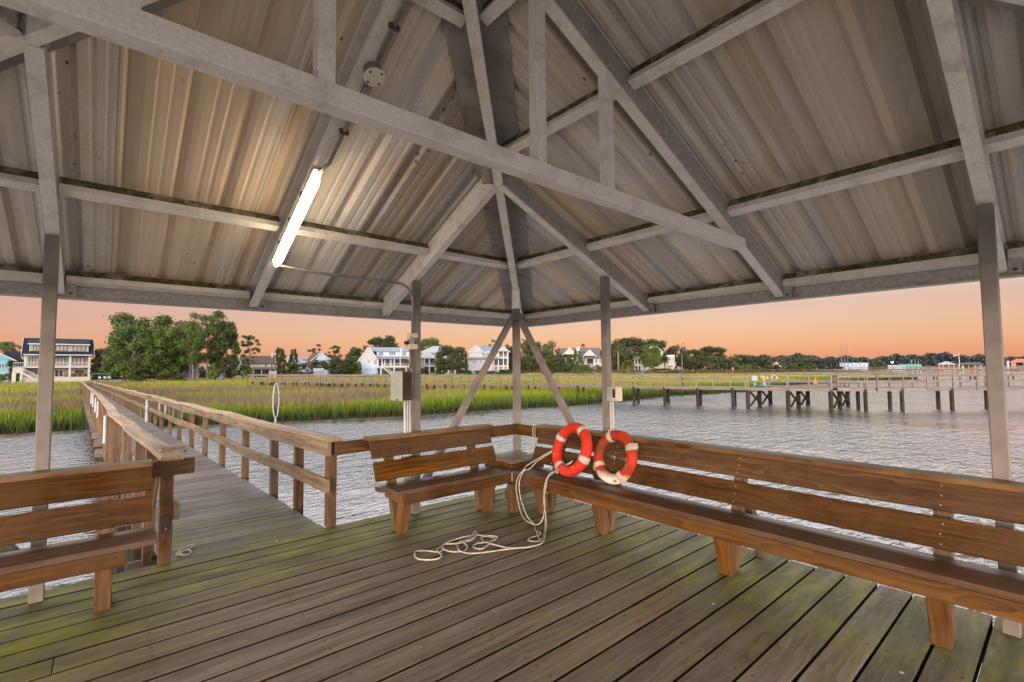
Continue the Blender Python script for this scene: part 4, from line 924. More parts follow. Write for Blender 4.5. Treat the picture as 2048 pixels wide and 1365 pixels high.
class House:
    def __init__(s, name, label, px0, by, depth, cat='house', rz=0., dz=0.):
        s.px0, s.by, s.s = px0, by, depth/F
        o = at(px0, by, depth); th = math.atan2(px0-1024, F); s.s2 = s.s*math.cos(th); s.t = empty(name, o, label, cat, None, None, VIEWROT-th+rz)
    def x(s, px): return (px-s.px0)*s.s2
    def z(s, py): return (s.by-py)*s.s
    def box(s, name, m_, x0, x1, y0, y1, z0, z1, par=None, px=True):
        if px: x0, x1, z0, z1 = s.x(x0), s.x(x1), s.z(z0), s.z(z1)
        p = MB(); p.box(((x0+x1)/2, (y0+y1)/2, (z0+z1)/2), (abs(x1-x0), abs(y1-y0), abs(z1-z0))); return p.build(name, m_, par or s.t, True)
    def poly(s, name, m_, pts, th=.25, par=None):
        """sloping slab through 3+ local points, th thick"""
        P = [Vector(v) for v in pts]; n = (P[1]-P[0]).cross(P[2]-P[0]).normalized()
        if n.z < 0: n = -n
        p = MB(); b = len(P); low = [v-n*th for v in P]; p.quadlike(P); p.quadlike(low[::-1])
        for i in range(b): p.quadlike([P[i], low[i], low[(i+1) % b], P[(i+1) % b]])
        return p.build(name, m_, par or s.t, True)
    def gable(s, name, m_, x0, x1, y0, y1, ze, zr_, axis='x', ov=.5, wall=None, px=True, par=None):
        """gable roof with its ridge along x or y, and the gable end walls"""
        if px: x0, x1, ze, zr_ = s.x(x0), s.x(x1), s.z(ze), s.z(zr_)
        if axis == 'x':
            ym = (y0+y1)/2; k = (zr_-ze)/(ym-y0); d = k*ov; a, b = x0-ov, x1+ov
            sl_ = [[(a, y0-ov, ze-d), (b, y0-ov, ze-d), (b, ym, zr_), (a, ym, zr_)], [(a, y1+ov, ze-d), (a, ym, zr_), (b, ym, zr_), (b, y1+ov, ze-d)]]
            tri = [[(xx, y0, ze), (xx, y1, ze), (xx, ym, zr_-.1)] for xx in (x0, x1)]; e = Vector((.15, 0, 0))
        else:
            xm = (x0+x1)/2; k = (zr_-ze)/(xm-x0); d = k*ov; a, b = y0-ov, y1+ov
            sl_ = [[(x0-ov, a, ze-d), (xm, a, zr_), (xm, b, zr_), (x0-ov, b, ze-d)], [(x1+ov, a, ze-d), (x1+ov, b, ze-d), (xm, b, zr_), (xm, a, zr_)]]
            tri = [[(x0, yy, ze), (x1, yy, ze), (xm, yy, zr_-.1)] for yy in (y0, y1)]; e = Vector((0, .15, 0))
        p = MB()
        for q in sl_:
            P = [Vector(v) for v in q]; n = (P[1]-P[0]).cross(P[2]-P[0]).normalized(); n = n if n.z > 0 else -n
            low = [v-n*.22 for v in P]; p.quadlike(P); p.quadlike(low[::-1])
            for i in range(4): p.quadlike([P[i], low[i], low[(i+1) % 4], P[(i+1) % 4]])
        r_ = p.build(name, m_, par or s.t, True)
        if wall:
            for q in tri:
                p = MB(); A = [Vector(v)-e for v in q]; B = [Vector(v)+e for v in q]; p.quadlike(A); p.quadlike(B[::-1])
                for i in range(3): p.quadlike([A[i], B[i], B[(i+1) % 3], A[(i+1) % 3]])
                p.build('gable_wall', wall, s.t, True)
            for q in tri[:1] if axis == 'y' else tri:
                p = MB()
                o = Vector((0, -ov-.03, 0)) if axis == 'y' else Vector((-ov-.03 if q[0][0] == x0 else ov+.03, 0, 0))
                k_ = Vector((0, 0, -.05))
                A, B, Cc = [Vector(v)+o+k_ for v in q]; dn = Vector((0, 0, k*ov)); oo = (A-B).normalized()*ov
                p.beam(A+oo-dn, Cc+Vector((0, 0, .05)), .08, .3); p.beam(B-oo-dn, Cc+Vector((0, 0, .05)), .08, .3)
                p.build('bargeboard', TRIM, r_, True)
        return r_
    def hip(s, name, m_, x0, x1, y0, y1, ze, zr_, ridge=.3, ov=.5):
        x0, x1, ze, zr_ = s.x(x0)-ov, s.x(x1)+ov, s.z(ze), s.z(zr_); y0 -= ov; y1 += ov
        xm, ym = (x0+x1)/2, (y0+y1)/2; h = (x1-x0)/2*ridge
        A, B, Cc, D, E, F_ = [(x0, y0, ze), (x1, y0, ze), (x1, y1, ze), (x0, y1, ze), (xm-h, ym, zr_), (xm+h, ym, zr_)]
        p = MB()
        for q in ([A, B, F_, E], [B, Cc, F_], [Cc, D, E, F_], [D, A, E], [A, D, Cc, B]): p.quadlike(q)
        for a, b in ((A, B), (B, Cc), (Cc, D), (D, A)): p.quadlike([a, b, (b[0], b[1], ze-.22), (a[0], a[1], ze-.22)])
        return p.build(name, m_, s.t, True)
    def win(s, x0, x1, z1, z0, y, n=1, rows=2, glass=None, frame=None, nm='window'):
        x0, x1, z0, z1 = s.x(x0), s.x(x1), s.z(z0), s.z(z1); p = MB(); f = .13
        p.box(((x0+x1)/2, y-.06, z1), (x1-x0+.2, .12, f)); p.box(((x0+x1)/2, y-.06, z0), (x1-x0+.2, .12, f))
        for i in range(n+1): p.box((lerp(x0, x1, i/n), y-.06, (z0+z1)/2), (f, .12, z1-z0))
        o = p.build(nm, frame or TRIM, s.t, True)
        p = MB()
        for i in range(n): p.box((lerp(x0, x1, (i+.5)/n), y-.02, (z0+z1)/2), ((x1-x0)/n-f, .04, z1-z0-f))
        p.build('pane', glass or GLASS, o, True)
        if rows > 1:
            p = MB(); p.box(((x0+x1)/2, y-.07, (z0+z1)/2), (x1-x0, .06, .07)); p.build('glazing_bar', frame or TRIM, o, True)
    def cols(s, pxs, z1, z0, y, w=.3, m_=None, nm='column'):
        for q in pxs: s.box(nm, m_ or TRIM, s.x(q)-w/2, s.x(q)+w/2, y-w/2, y+w/2, s.z(z0), s.z(z1), px=False)
    def rail(s, x0, x1, z1, z0, y, sp=.35):
        x0, x1, z0, z1 = s.x(x0), s.x(x1), s.z(z0), s.z(z1); p = MB(); p.beam((x0, y, z1), (x1, y, z1), .08, .1); p.beam((x0, y, z0+.12), (x1, y, z0+.12), .06, .08)
        x = x0
        while x < x1: p.box((x, y, (z0+z1)/2), (.05, .05, z1-z0)); x += sp
        return p.build('porch_railing', TRIM, s.t, True)
    def stairs(s, xa, za, xb, zb, y, w=1.2):
        A = Vector((s.x(xa), y, s.z(za))); B = Vector((s.x(xb), y, s.z(zb))); p = MB(); n = 12
        for i in range(n):
            c = A.lerp(B, (i+.5)/n); p.box((c.x, y+w/2, c.z), (abs(B.x-A.x)/n*1.1, w, .06))
        for yy in (y, y+w): p.beam(A+Vector((0, yy-y, -.1)), B+Vector((0, yy-y, -.1)), .06, .28); p.beam(A+Vector((0, yy-y, .95)), B+Vector((0, yy-y, .95)), .07, .09)
        for i in range(9):
            c = A.lerp(B, i/8); p.box((c.x, y, c.z+.45), (.06, .06, .95))
        return p.build('stairs', TRIM, s.t, True)
# left house with the navy roof
h = House('house', 'three storey house with a navy roof, sage dormer and white porches at far left', 117, 755, 104)
h.box('wall', TAN, 52, 181, 2.4, 11, 764, 733); h.box('wall', SAGE, 52, 181, 2.4, 11, 733, 709)
h.gable('roof', NAVYR, 50, 183, 0, 11, 708, 675.5, 'x', .5, SAGE)
h.box('dormer_wall', SAGE, 58.5, 176, .9, 4.5, 704, 687); h.poly('dormer_roof', NAVYR, [(h.x(54), .2, h.z(687.5)), (h.x(180), .2, h.z(687.5)), (h.x(180), 5.45, h.z(675)), (h.x(54), 5.45, h.z(675))], .2)
h.box('fascia', TRIM, 54, 180, .1, .22, 690, 688); h.box('fascia', TRIM, 47, 186, -.62, -.5, 711.5, 709.5)
for a, b in ((65, 82), (109, 132), (144, 170)): h.win(a, b, 691.5, 701, .9, 3, 2, GLASSP, BLACKM)
for a in (58.5, 176): h.box('corner_trim', TRIM, a-.8, a+.8, .8, .95, 704, 688)
h.box('porch_floor', TRIM, 48, 183, -.3, 2.4, 736, 733.5); h.box('ground_floor_slab', CREAMW, 48, 183, -.5, 2.4, 768, 754.5)
h.cols((51, 97, 139, 179.5), 710, 734, .1, .32); h.cols((51, 97, 139, 179.5), 734, 755, .1, .36)
h.rail(52, 179, 726, 733, .05)
for a, b in ((58, 76), (108, 128), (145, 169)): h.win(a, b, 714.5, 732, 2.4, 3, 1, GLASSP, BLACKM, 'french_door')
h.win(109, 126, 740, 754, 2.4, 2, 1, DARKIN, None, 'garden_door'); h.win(69, 80, 740, 750, 2.4, 2, 1, DARKIN); h.win(149, 171, 739.5, 749, 2.4, 1, 1, DARKIN)
for q in (134, 146, 158, 169):
    p = MB(); p.lathe((h.x(q), 1.2, h.z(754.4)), [(.25, 0), (.42, .3), (.40, .62), (.25, .75)], 10); p.build('planter', RUSTY, h.t, True)
h.box('side_deck', CREAMW, 29, 49, -1., 3, 746, 735); h.cols((30, 34, 45), 744, 766, -.8, .3); h.rail(30, 49, 726, 735, -.9); h.stairs(45, 744, 76, 760, -1., 1.3)
h = House('house', 'turquoise house with a navy roof partly cut by the left edge', -8, 756, 112)
h.box('wall', TURQ, -60, 25, 0, 9, 766, 719); h.gable('roof', NAVYR, -60, 25, 0, 9, 719, 701, 'y', .6, TURQ); h.box('wall', TURQ, 18, 37, 3, 10, 764, 716); h.gable('roof', NAVYR, 12, 37, 3, 10, 716, 701, 'x', .4)
h.win(-4, 8, 728, 736, 0, 2); h.box('patio_wall', WHITE, -60, 20, -2, -1.6, 764, 745)
# swing set
h = House('swing_set', 'green swing set with three white seats beside the navy roofed house', 202, 759, 100, 'swing set')
GREENP = noisy('green_paint', (.01, .09, .06), (.02, .13, .09), 3, .5)
p = MB(); p.tube([(h.x(184), 0, h.z(748)), (h.x(219), 0, h.z(748))], .09, 8)
for a, b in ((184, 181), (219, 222.5)):
    for yy in (-.9, .9): p.tube([(h.x(a), 0, h.z(748)), (h.x(b), yy, h.z(762))], .07, 8)
p.build('frame', GREENP, h.t, True)
for q in (200.5, 210.5, 219.5):
    p = MB(); p.box((h.x(q)-.1, 0, h.z(755.5)), (.42, .2, .4)); p.build('seat', WHITEPVC, h.t, True)
    p = MB(); p.tube([(h.x(q)-.28, 0, h.z(748)), (h.x(q)-.28, 0, h.z(755))], .02, 5); p.tube([(h.x(q)+.08, 0, h.z(748)), (h.x(q)+.08, 0, h.z(755))], .02, 5); p.build('chain', BLACKM, h.t, True)
# white house among the pine trunks
h = House('house', 'white columned house half hidden behind the tall pine trunks', 382, 757, 122)
h.box('wall', WHITE, 352, 394, 1.5, 10, 764, 722); h.gable('roof', BROWNR, 350, 398, 0, 10, 722, 705, 'x', .4, WHITE); h.cols((366, 380, 395), 724, 758, .2, .5)
for z in (728, 741):
    for a in (371, 385): h.win(a, a+6, z, z+8, 1.5, 1)
h.box('porch_floor', TRIM, 352, 397, 0, 1.5, 764, 756)
h = House('house', 'low pale blue house seen between the pine trunks', 434, 756, 128)
h.box('wall', LBLUE, 412, 455, 0, 8, 762, 737); h.gable('roof', GREYR, 412, 455, 0, 8, 737, 727, 'x', .4, LBLUE)
for a in (418, 432, 446): h.win(a, a+5, 741, 748, 0, 1)
# brown roofed house
h = House('house', 'cream house with a brown shingle roof and white chimney right of the pines', 515, 755, 138)
h.box('wall', CREAMW, 482, 549, 0, 9, 762, 726); h.gable('roof', BROWNR, 481, 548, 0, 9, 726, 711.5, 'x', .4, CREAMW); h.box('chimney', TRIM, 542.5, 546, 3.4, 4.4, 724, 705)
for a in (529, 541): h.win(a, a+5, 728.5, 735, 0, 1)
h.box('wall', CREAMW, 463, 484, -1, 6, 762, 729); h.gable('roof', BROWNR, 463, 486, -1, 6, 729, 714, 'y', .3, CREAMW)
h.poly('porch_roof', PURPR, [(h.x(505), -2.6, h.z(739)), (h.x(552), -2.6, h.z(739)), (h.x(552), 0, h.z(735)), (h.x(505), 0, h.z(735))], .15); h.cols((507, 523, 540, 551), 739, 760, -2.4, .2)
h.box('porch_shade_panel', DARKIN, 508, 550, -.05, -.01, 755, 740)
BRK = noisy('stone_wall', (.22, .17, .15), (.32, .26, .23), 8, .8)
h.box('stone_wall', BRK, 537, 553, -3.1, -2.7, 760, 743)
h = House('house', 'small white house with a pale blue roof peeking above the shrubs', 592, 750, 190)
h.box('wall', WHITE, 573, 603, 0, 8, 756, 719); h.gable('roof', BLUER, 572, 594, 0, 8, 719, 709.5, 'y', .3, WHITE); h.gable('roof', BLUER, 594, 613, 1, 8, 719, 713, 'x', .3, WHITE); h.win(578, 582, 722, 728, 0); h.win(597, 601, 722, 728, 0)
h = House('house', 'pale blue gabled house with a long brown roof sloping left', 634, 752, 172)
h.box('wall', LBLUE, 604, 661, 0, 10, 758, 722); h.gable('roof', BROWNR, 622, 662, 0, 10, 721, 704.5, 'y', .4, LBLUE); h.poly('roof', BROWNR, [(h.x(601), -.4, h.z(733)), (h.x(622), -.4, h.z(733)), (h.x(641), -.1, h.z(705)), (h.x(626), 6, h.z(705))], .3)
h.win(638, 645, 722, 730, 0, 2)
h = House('shed', 'little white garden shed in front of the brown fence', 641, 754.5, 150, 'shed')
h.box('wall', WHITE, 628.5, 645, 0, 3, 758, 742); h.gable('roof', GREYR, 628, 645.5, 0, 3, 742, 737, 'x', .25, WHITE); h.box('wall', LBLUE, 645.2, 654.5, .3, 3, 758, 740.5); h.win(632, 635, 745, 750, 0); h.win(638.5, 641, 745, 750, 0)
h = House('fence', 'red brown board fence between the brown roofed house and the shed', 590, 754.5, 148, 'fence')
p = MB()
for i in range(90): p.box((h.x(555+.8*i), 0, h.z(752)), (.11, .04, 1.0+R.uniform(-.04, .04)))
p.build('boards', BRICK, h.t, True)
for i in range(10): h.box('post', BRICK, 555+8*i, 555.6+8*i, .05, .15, 756, 748.6)
# blue cottage
h = House('house', 'pale blue house with steep gable, blue roof and white porch stairs beside the steel post', 775, 752, 156)
h.box('wall', LBLUE, 719, 836, 0, 10, 737, 716); h.box('basement_wall', MBLUE, 722, 836, .2, 10, 760, 736.5); h.box('wall', LBLUE, 719.5, 755, -1.5, 8, 737.5, 720)
h.box('basement_wall', MBLUE, 722, 755, -1.4, 2, 760, 737)
h.gable('roof', BLUER, 719, 755.5, -1.6, 9, 720, 694, 'y', .5, WHITE); h.gable('roof', BLUER, 738, 838, 1.5, 11, 702, 693.5, 'x', .3, WHITE)
h.box('wall', LBLUE, 753, 836, 1.6, 8, 718, 702); h.poly('porch_roof', BLUER, [(h.x(753), -3, h.z(717.5)), (h.x(838), -3, h.z(717.5)), (h.x(838), 1.6, h.z(713)), (h.x(753), 1.6, h.z(713))], .2)
h.win(758, 766, 703.5, 711, 1.6, 2); h.win(778, 791, 703.5, 711, 1.6, 3); h.win(807, 813.5, 704.5, 711.5, 1.6, 2); h.box('chimney', WHITE, 800, 804.5, .6, 1.6, 716, 697)
for a, z in ((735, 705), (739, 705), (736.5, 721), (740, 721)): h.win(a, a+2, z, z+5, -1.5, 1)
h.win(747.5, 754, 721, 728.5, -1.5, 3); h.box('porch_shade_panel', DARKIN, 758, 836, -.06, -.01, 732, 719); h.box('wall_panel', LBLUE, 768, 771, -.12, -.07, 732, 719); h.box('wall_panel', LBLUE, 779, 783, -.12, -.07, 732, 719)
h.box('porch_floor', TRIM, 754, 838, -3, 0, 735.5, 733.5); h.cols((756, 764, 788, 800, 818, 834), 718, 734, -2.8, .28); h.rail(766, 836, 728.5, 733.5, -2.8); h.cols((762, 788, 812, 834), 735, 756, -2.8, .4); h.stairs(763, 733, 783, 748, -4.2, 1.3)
h.box('underside_shade_panel', DARKIN, 757, 836, -.1, .15, 752, 738)
# white hip roofed house behind the oak
h = House('house', 'white house with grey hip roofs and two storey porch behind the round oak', 885, 749, 176)
h.box('wall', WHITE, 838, 930, 1, 11, 758, 716); h.box('wall', WHITE, 844, 910, 3, 11, 716, 704); h.hip('roof', GREYR, 840, 915, 2.5, 12, 705, 691, .3); h.hip('roof', GREYR, 838, 870, -1, 6, 715.5, 701.5, .1)
h.box('wall', WHITE, 838, 849, -.6, 2, 757, 716); h.box('porch_shade_panel', DARKIN, 849, 926, .9, .99, 730, 718); h.box('porch_shade_panel', DARKIN, 849, 926, .9, .99, 746, 734); h.box('porch_floor', TRIM, 848, 930, -1.5, 1, 733.5, 731); h.box('roof_edge', GREYR, 846, 932, -1.8, 1.2, 717.5, 715.5)
h.cols((850, 859, 871, 884, 897, 910, 922), 717, 732, -1.3, .4); h.cols((859, 871, 884, 897, 910, 922), 733, 752, -1.3, .55); h.rail(850, 924, 727, 731, -1.3); h.win(844, 846.5, 719, 722, -.6, 1, 1); h.stairs(920, 734, 928, 748, -3, 1.5)
# white gabled house right of it
h = House('house', 'white gabled house with a blue metal roof and stacked porches behind the diagonal brace', 976, 748, 182)
h.box('wall', WHITE, 937, 968, -1, 10, 758, 716); h.gable('roof', BLUER, 937.5, 968, -1, 10, 704.5, 691, 'y', .5, WHITE); h.box('wall', WHITE, 938, 967.5, -.9, 9, 717, 704); h.box('wall', WHITE, 965, 1016, 1, 10, 758, 703); h.gable('roof', BLUER, 996, 1018, -.5, 8, 703, 694.5, 'y', .5, WHITE); h.gable('roof', BLUER, 955, 1012, 2, 11, 704, 691.5, 'x', .3)
h.poly('lower_roof', BLUER, [(h.x(933), -3, h.z(718)), (h.x(998), -3, h.z(718)), (h.x(998), -.8, h.z(715)), (h.x(933), -.8, h.z(715))], .2); h.box('wall', WHITE, 936, 985, -2.2, 0, 758, 718)
for a in (946.5, 951, 961): h.win(a, a+2.2, 720.5, 727.5, -2.2, 1, 1)
h.win(964.5, 967, 705, 711.5, -1, 1, 1); h.win(973, 978, 705, 711, 1, 2); h.box('porch_shade_panel', DARKIN, 999, 1014, .9, .98, 714, 704); h.box('porch_shade_panel', DARKIN, 988, 1014, .9, .98, 731, 718.5); h.box('porch_floor', TRIM, 996, 1017, -.6, 1, 717.5, 715.5); h.box('porch_floor', TRIM, 986, 1017, -.8, 1, 734, 732)
h.cols((997, 1007, 1016), 704, 716, -.4, .3); h.cols((988, 997, 1007, 1016), 717, 733, -.6, .35); h.cols((988, 997, 1007, 1016), 733, 752, -.6, .5); h.rail(997, 1016, 711, 715.5, -.4)
# cream twin gabled house
h = House('house', 'cream house with twin steep gables, grey purple roof and white chimney', 1160, 744, 182)
h.box('wall', CREAMW, 1118, 1200, 0, 10, 754, 716); h.gable('roof', PURPR, 1120, 1200, 1.5, 11, 716, 695, 'x', .3); h.gable('roof', PURPR, 1127, 1153, -.8, 7, 709, 695.5, 'y', .4, CREAMW); h.gable('roof', PURPR, 1168, 1191, -1.5, 6, 712.5, 700, 'y', .4, CREAMW); h.gable('roof', PURPR, 1114.5, 1122, -.5, 4, 712.5, 708.5, 'y', .3, CREAMW)
h.box('chimney', TRIM, 1154, 1160, .8, 2., 716, 694.5); h.poly('porch_roof', PURPR, [(h.x(1167), -4, h.z(717.5)), (h.x(1206), -4, h.z(717.5)), (h.x(1200), -.2, h.z(712.5)), (h.x(1170), -.2, h.z(712.5))], .25); h.box('porch_roof', PURPR, 1113, 1128, -1.5, .3, 717.5, 714.5)
h.win(1176.5, 1181, 705.5, 711, -1.5, 1); h.win(1173.3, 1174.8, 708, 711, -1.5, 1, 1); h.win(1182.5, 1184, 708, 711, -1.5, 1, 1); h.cols((1173, 1189, 1197, 1204), 717, 740, -3.7, .35); h.box('wall', CREAMW, 1186, 1203, -3, 0, 754, 718); h.win(1190, 1194, 720, 726.5, -3, 1); h.win(1197, 1201, 720, 726.5, -3, 1); h.box('porch_shade_panel', DARKIN, 1174, 1186, -.06, -.01, 728, 719); h.box('basement_wall', DARKIN, 1120, 1185, -.04, .0, 750, 738)
# house behind the sycamore
h = House('house', 'pale yellow house with white porch and stairs behind the airy sycamore', 1308, 744, 188)
YEL = noisy('pale_yellow_siding', (0.238, 0.226, 0.186), (0.277, 0.265, 0.217), 1., .6)
h.box('wall', YEL, 1281, 1336, 0, 9, 754, 716); h.box('wall', YEL, 1290, 1326, 1, 9, 717, 704); h.gable('roof', BLUER, 1292, 1326, 1, 9, 704, 688, 'y', .4, YEL); h.hip('roof', PURPR, 1267, 1284, -2, 5, 718.5, 712.5, .2); h.box('roof_edge', TRIM, 1334, 1349, -2, 5, 716, 711)
h.cols((1270, 1276, 1283), 719, 742, -1.8, .35); h.box('porch_floor', TRIM, 1269, 1284, -2, 0, 731.5, 730); h.rail(1270, 1284, 727, 730, -1.8); h.box('wall', TRIM, 1334, 1347, -.6, 3, 730, 716); h.cols((1338, 1343, 1348), 716, 731, -1.8, .3); h.box('porch_floor', TRIM, 1334, 1349, -2, 0, 732, 730); h.stairs(1351, 730, 1340, 742, -3.4, 1.3)
for a, z in ((1287, 733), (1300, 707), (1312, 707), (1306, 721), (1320, 721), (1340, 718)): h.win(a, a+4, z, z+6, 0 if z > 715 else 1, 1)
BLUEBIN = noisy('blue_bins', (.02, .10, .42), (.04, .14, .52), 2, .5)
h.box('blue_cover', BLUEBIN, 1280, 1289, -4, -2.6, 746, 741.5)
# small far house
h = House('house', 'small far white house with a brown roof among dark trees', 1550, 741, 300)
h.box('wall', CREAMW, 1537, 1560, 0, 12, 746, 732); h.gable('roof', BROWNR, 1530, 1556, 1, 13, 733, 724, 'x', .4); h.gable('roof', BROWNR, 1545, 1562, -2, 8, 733, 724.5, 'y', .5, CREAMW); h.box('chimney', CREAMW, 1536, 1539, 3, 5, 728, 721.5); h.win(1551, 1555, 734, 739, -.2, 1)
# boathouses, marina and masts far right
TIMB = noisy('boathouse_timber', (.24, .13, .08), (.34, .19, .12), 2, .7)
h = House('boathouse', 'open boathouse with a pale blue hip roof left of the flagpole', 1893, 738, 250, 'boathouse')
h.hip('roof', GREYR, 1877, 1910, 0, 9, 729, 723.5, .2); h.cols((1879, 1886, 1898, 1908), 729, 745, .3, .45, TIMB, 'post'); h.cols((1879, 1908), 729, 745, 8.5, .45, TIMB, 'post'); h.box('deck', TIMB, 1875, 1912, -1, 10, 740, 737.5)
h = House('boathouse', 'low dark boathouse with a long flat roof right of the flagpole', 1940, 738, 262, 'boathouse')
h.hip('roof', PURPR, 1913, 1966, 0, 9, 729.5, 725.5, .7); h.cols((1917, 1926, 1938, 1950, 1962), 729, 745, .3, .4, TIMB, 'post'); h.box('wall', BROWNR, 1918, 1945, 6, 8, 740, 730); h.box('deck', TIMB, 1911, 1968, -1, 10, 740, 737.5); h.box('green_locker', noisy('bright_green', (.1, .5, .06), (.15, .6, .1), 2), 1924, 1928, 0, 1, 737.4, 732.5)
h = House('boathouse', 'boathouse with a red roof at the right edge behind the steel post', 2040, 739, 215, 'boathouse')
h.hip('roof', REDR, 2022, 2075, 0, 9, 724.5, 718, .5); h.cols((2025, 2030, 2050, 2070), 724, 748, .3, .6, TIMB, 'post'); h.box('deck', TIMB, 2010, 2080, -1, 10, 740, 737.5)
p = MB(); p.tube([(h.x(2016), 1, h.z(742)), (h.x(2016), 1, h.z(722))], .5, 8); p.build('white_tank', WHITEPVC, h.t, True)
h = House('flagpole', 'tall white flagpole with a red, white and blue striped flag', 1919.5, 738, 240, 'flagpole')
p = MB(); p.tube([(0, 0, -1), (0, 0, h.z(706))], .09, 8); p.build('pole', GREYC, h.t, True)
p = MB(); q = MB(); q2 = MB()
for i in range(10):
    xa, xb = -i*.19, -(i+1)*.19; wv = lambda x: .16*math.sin(x*3); dr = lambda x: -.35*abs(x)
    for j in range(7):
        za = h.z(706.5)-.17*j; (q2 if (j < 4 and i < 4) else (p if j % 2 == 0 else q)).quadlike([(xa-.1, wv(xa), za+dr(xa)), (xb-.1, wv(xb), za+dr(xb)), (xb-.1, wv(xb), za-.17+dr(xb)), (xa-.1, wv(xa), za-.17+dr(xa))])
FR = noisy('flag_red', (.45, .05, .05), (.5, .06, .06), 2); FB = noisy('flag_blue', (.03, .04, .16), (.04, .05, .2), 2)
p.build('flag_red_stripes', FR, h.t, True); q.build('flag_white_stripes', TRIM, h.t, True); q2.build('flag_blue_field', FB, h.t, True)
for i, (px, top, nm) in enumerate(((1684.3, 686, 'leftmost'), (1690.5, 686.5, 'middle'), (1696.3, 687, 'rightmost'))):
    v = at(px, 738, 330); p = MB(); hgt_ = (738-top)*330/F; p.tube([v-Vector((0, 0, 1)), v+Vector((0, 0, hgt_))], .16, 6, radii=[.22, .1]); tag(p.build('mast', WOOD_FAR), nm+' of the three tall bare masts standing together above the marina', 'mast', 'three tall masts')
for px, top, lb in ((1824, 720, 'short sailboat mast, farthest left behind the green roofed shed'), (1831, 720, 'short sailboat mast in the middle of three behind the shed'), (1837, 722, 'short sailboat mast nearest the pale blue boathouse')):
    v = at(px, 737, 380); p = MB(); p.tube([v, v+Vector((0, 0, (737-top)*380/F))], .13, 6); tag(p.build('mast', WHITEPVC), lb, 'mast', 'short masts in the marina')
for i in range(7):   # boats in the marina racks
    px = 1684+i*8; v = at(px, 733.5-(i % 2)*2.2, 345); t = empty('boat', v, ['white motor boat stored at the left end of the far marina row', 'white boat second from left in the far marina row', 'white boat third from left in the far marina row', 'white boat in the middle of the far marina row', 'white boat third from right in the far marina row', 'white boat second from right in the far marina row', 'white boat at the right end of the row beside the dark round tree'][i], 'boat', 'white boats in the far marina', None, VIEWROT)
    p = MB(); p.prism([(-1.5, -.8), (1.2, -.8), (2.2, 0), (1.2, .8), (-1.5, .8)], 0, .8); p.build('hull', WHITE, t, True); p = MB(); p.box((-.2, 0, 1.1), (1.4, 1.2, .7)); p.build('cabin', LBLUE, t, True)
h = House('marina_building', 'long low white marina shed with a bluish roof behind the boats', 1706, 737, 360, 'shed')
h.box('wall', LBLUE, 1682, 1736, 0, 10, 742, 730); h.gable('roof', GREYR, 1680, 1738, 0, 10, 730, 726, 'x', .4); h.gable('roof', NAVYR, 1668, 1686, -4, 3, 737, 733.5, 'x', .3)
h = House('marina_building', 'low white and green roofed marina shed right of the dark round tree', 1812, 737.5, 345, 'shed')
h.box('wall', WHITE, 1776, 1812, 0, 8, 742, 733); h.gable('roof', GREYR, 1776, 1800, 0, 8, 733, 730.5, 'x', .4); h.gable('roof', noisy('green_roof', (.05, .16, .13), (.08, .2, .16), 1), 1800, 1842, 1, 9, 735, 729, 'x', .4); h.cols((1804, 1815, 1826, 1838), 734, 742, 1, .5)
LAMPM, nt, b = mat('marina_lamp_glow'); b.inputs['Emission Color'].default_value = (1, .8, .5, 1); b.inputs['Emission Strength'].default_value = 6
v = at(1784.5, 725, 340); t = empty('marina_light', v, 'lit warm lamp on a pole above the low marina shed', 'lamp'); p = MB(); p.lathe(v, [(.1, -.5), (.62, -.2), (.62, .2), (.1, .5)], 10); p.build('globe', LAMPM, t); p = MB(); p.tube([v-Vector((0, 0, .5)), v-Vector((0, 0, 5))], .12, 6); p.build('pole', BLACKM, t)
# person on the third pier
v = at(1466, 748, 132); v.z = -.68
t = empty('person', v, 'distant person in a red top walking on the brown pier behind the grey one', 'person')
SK = noisy('skin', (.35, .2, .14), (.4, .24, .17), 3); RD = noisy('red_shirt', (.5, .06, .05), (.6, .08, .06), 3); DK = noisy('dark_trousers', (.03, .03, .05), (.05, .05, .08), 3)
p = MB()
for s_ in (-1, 1): p.tube([v+RH*(.09*s_)+Vector((0, 0, .03)), v+RH*(.1*s_)+Vector((0, 0, .5)), v+RH*(.09*s_)+Vector((0, 0, .92))], .08, 8, radii=[.055, .075, .1])
p.tube([v+Vector((0, 0, .85)), v+Vector((0, 0, 1.1)), v+Vector((0, 0, 1.42)), v+Vector((0, 0, 1.5)), v+Vector((0, 0, 1.56)), v+Vector((0, 0, 1.68)), v+Vector((0, 0, 1.76))], .1, 10, radii=[.17, .16, .2, .07, .09, .11, .05])
for s_ in (-1, 1): p.tube([v+RH*(.19*s_)+Vector((0, 0, 1.4)), v+RH*(.25*s_)+Vector((0, 0, 1.12)), v+RH*(.24*s_)+Vector((0, 0, .88))], .05, 8, radii=[.06, .045, .035])
p.build('body', SK, t)
p = MB(); p.tube([v+Vector((0, 0, .9)), v+Vector((0, 0, 1.1)), v+Vector((0, 0, 1.44))], .2, 12, radii=[.2, .19, .225]); p.build('shirt', RD, t)
p = MB()
for s_ in (-1, 1): p.tube([v+RH*(.09*s_)+Vector((0, 0, .1)), v+RH*(.1*s_)+Vector((0, 0, .5)), v+RH*(.08*s_)+Vector((0, 0, .95))], .1, 8, radii=[.075, .09, .125])
p.build('trousers', DK, t)

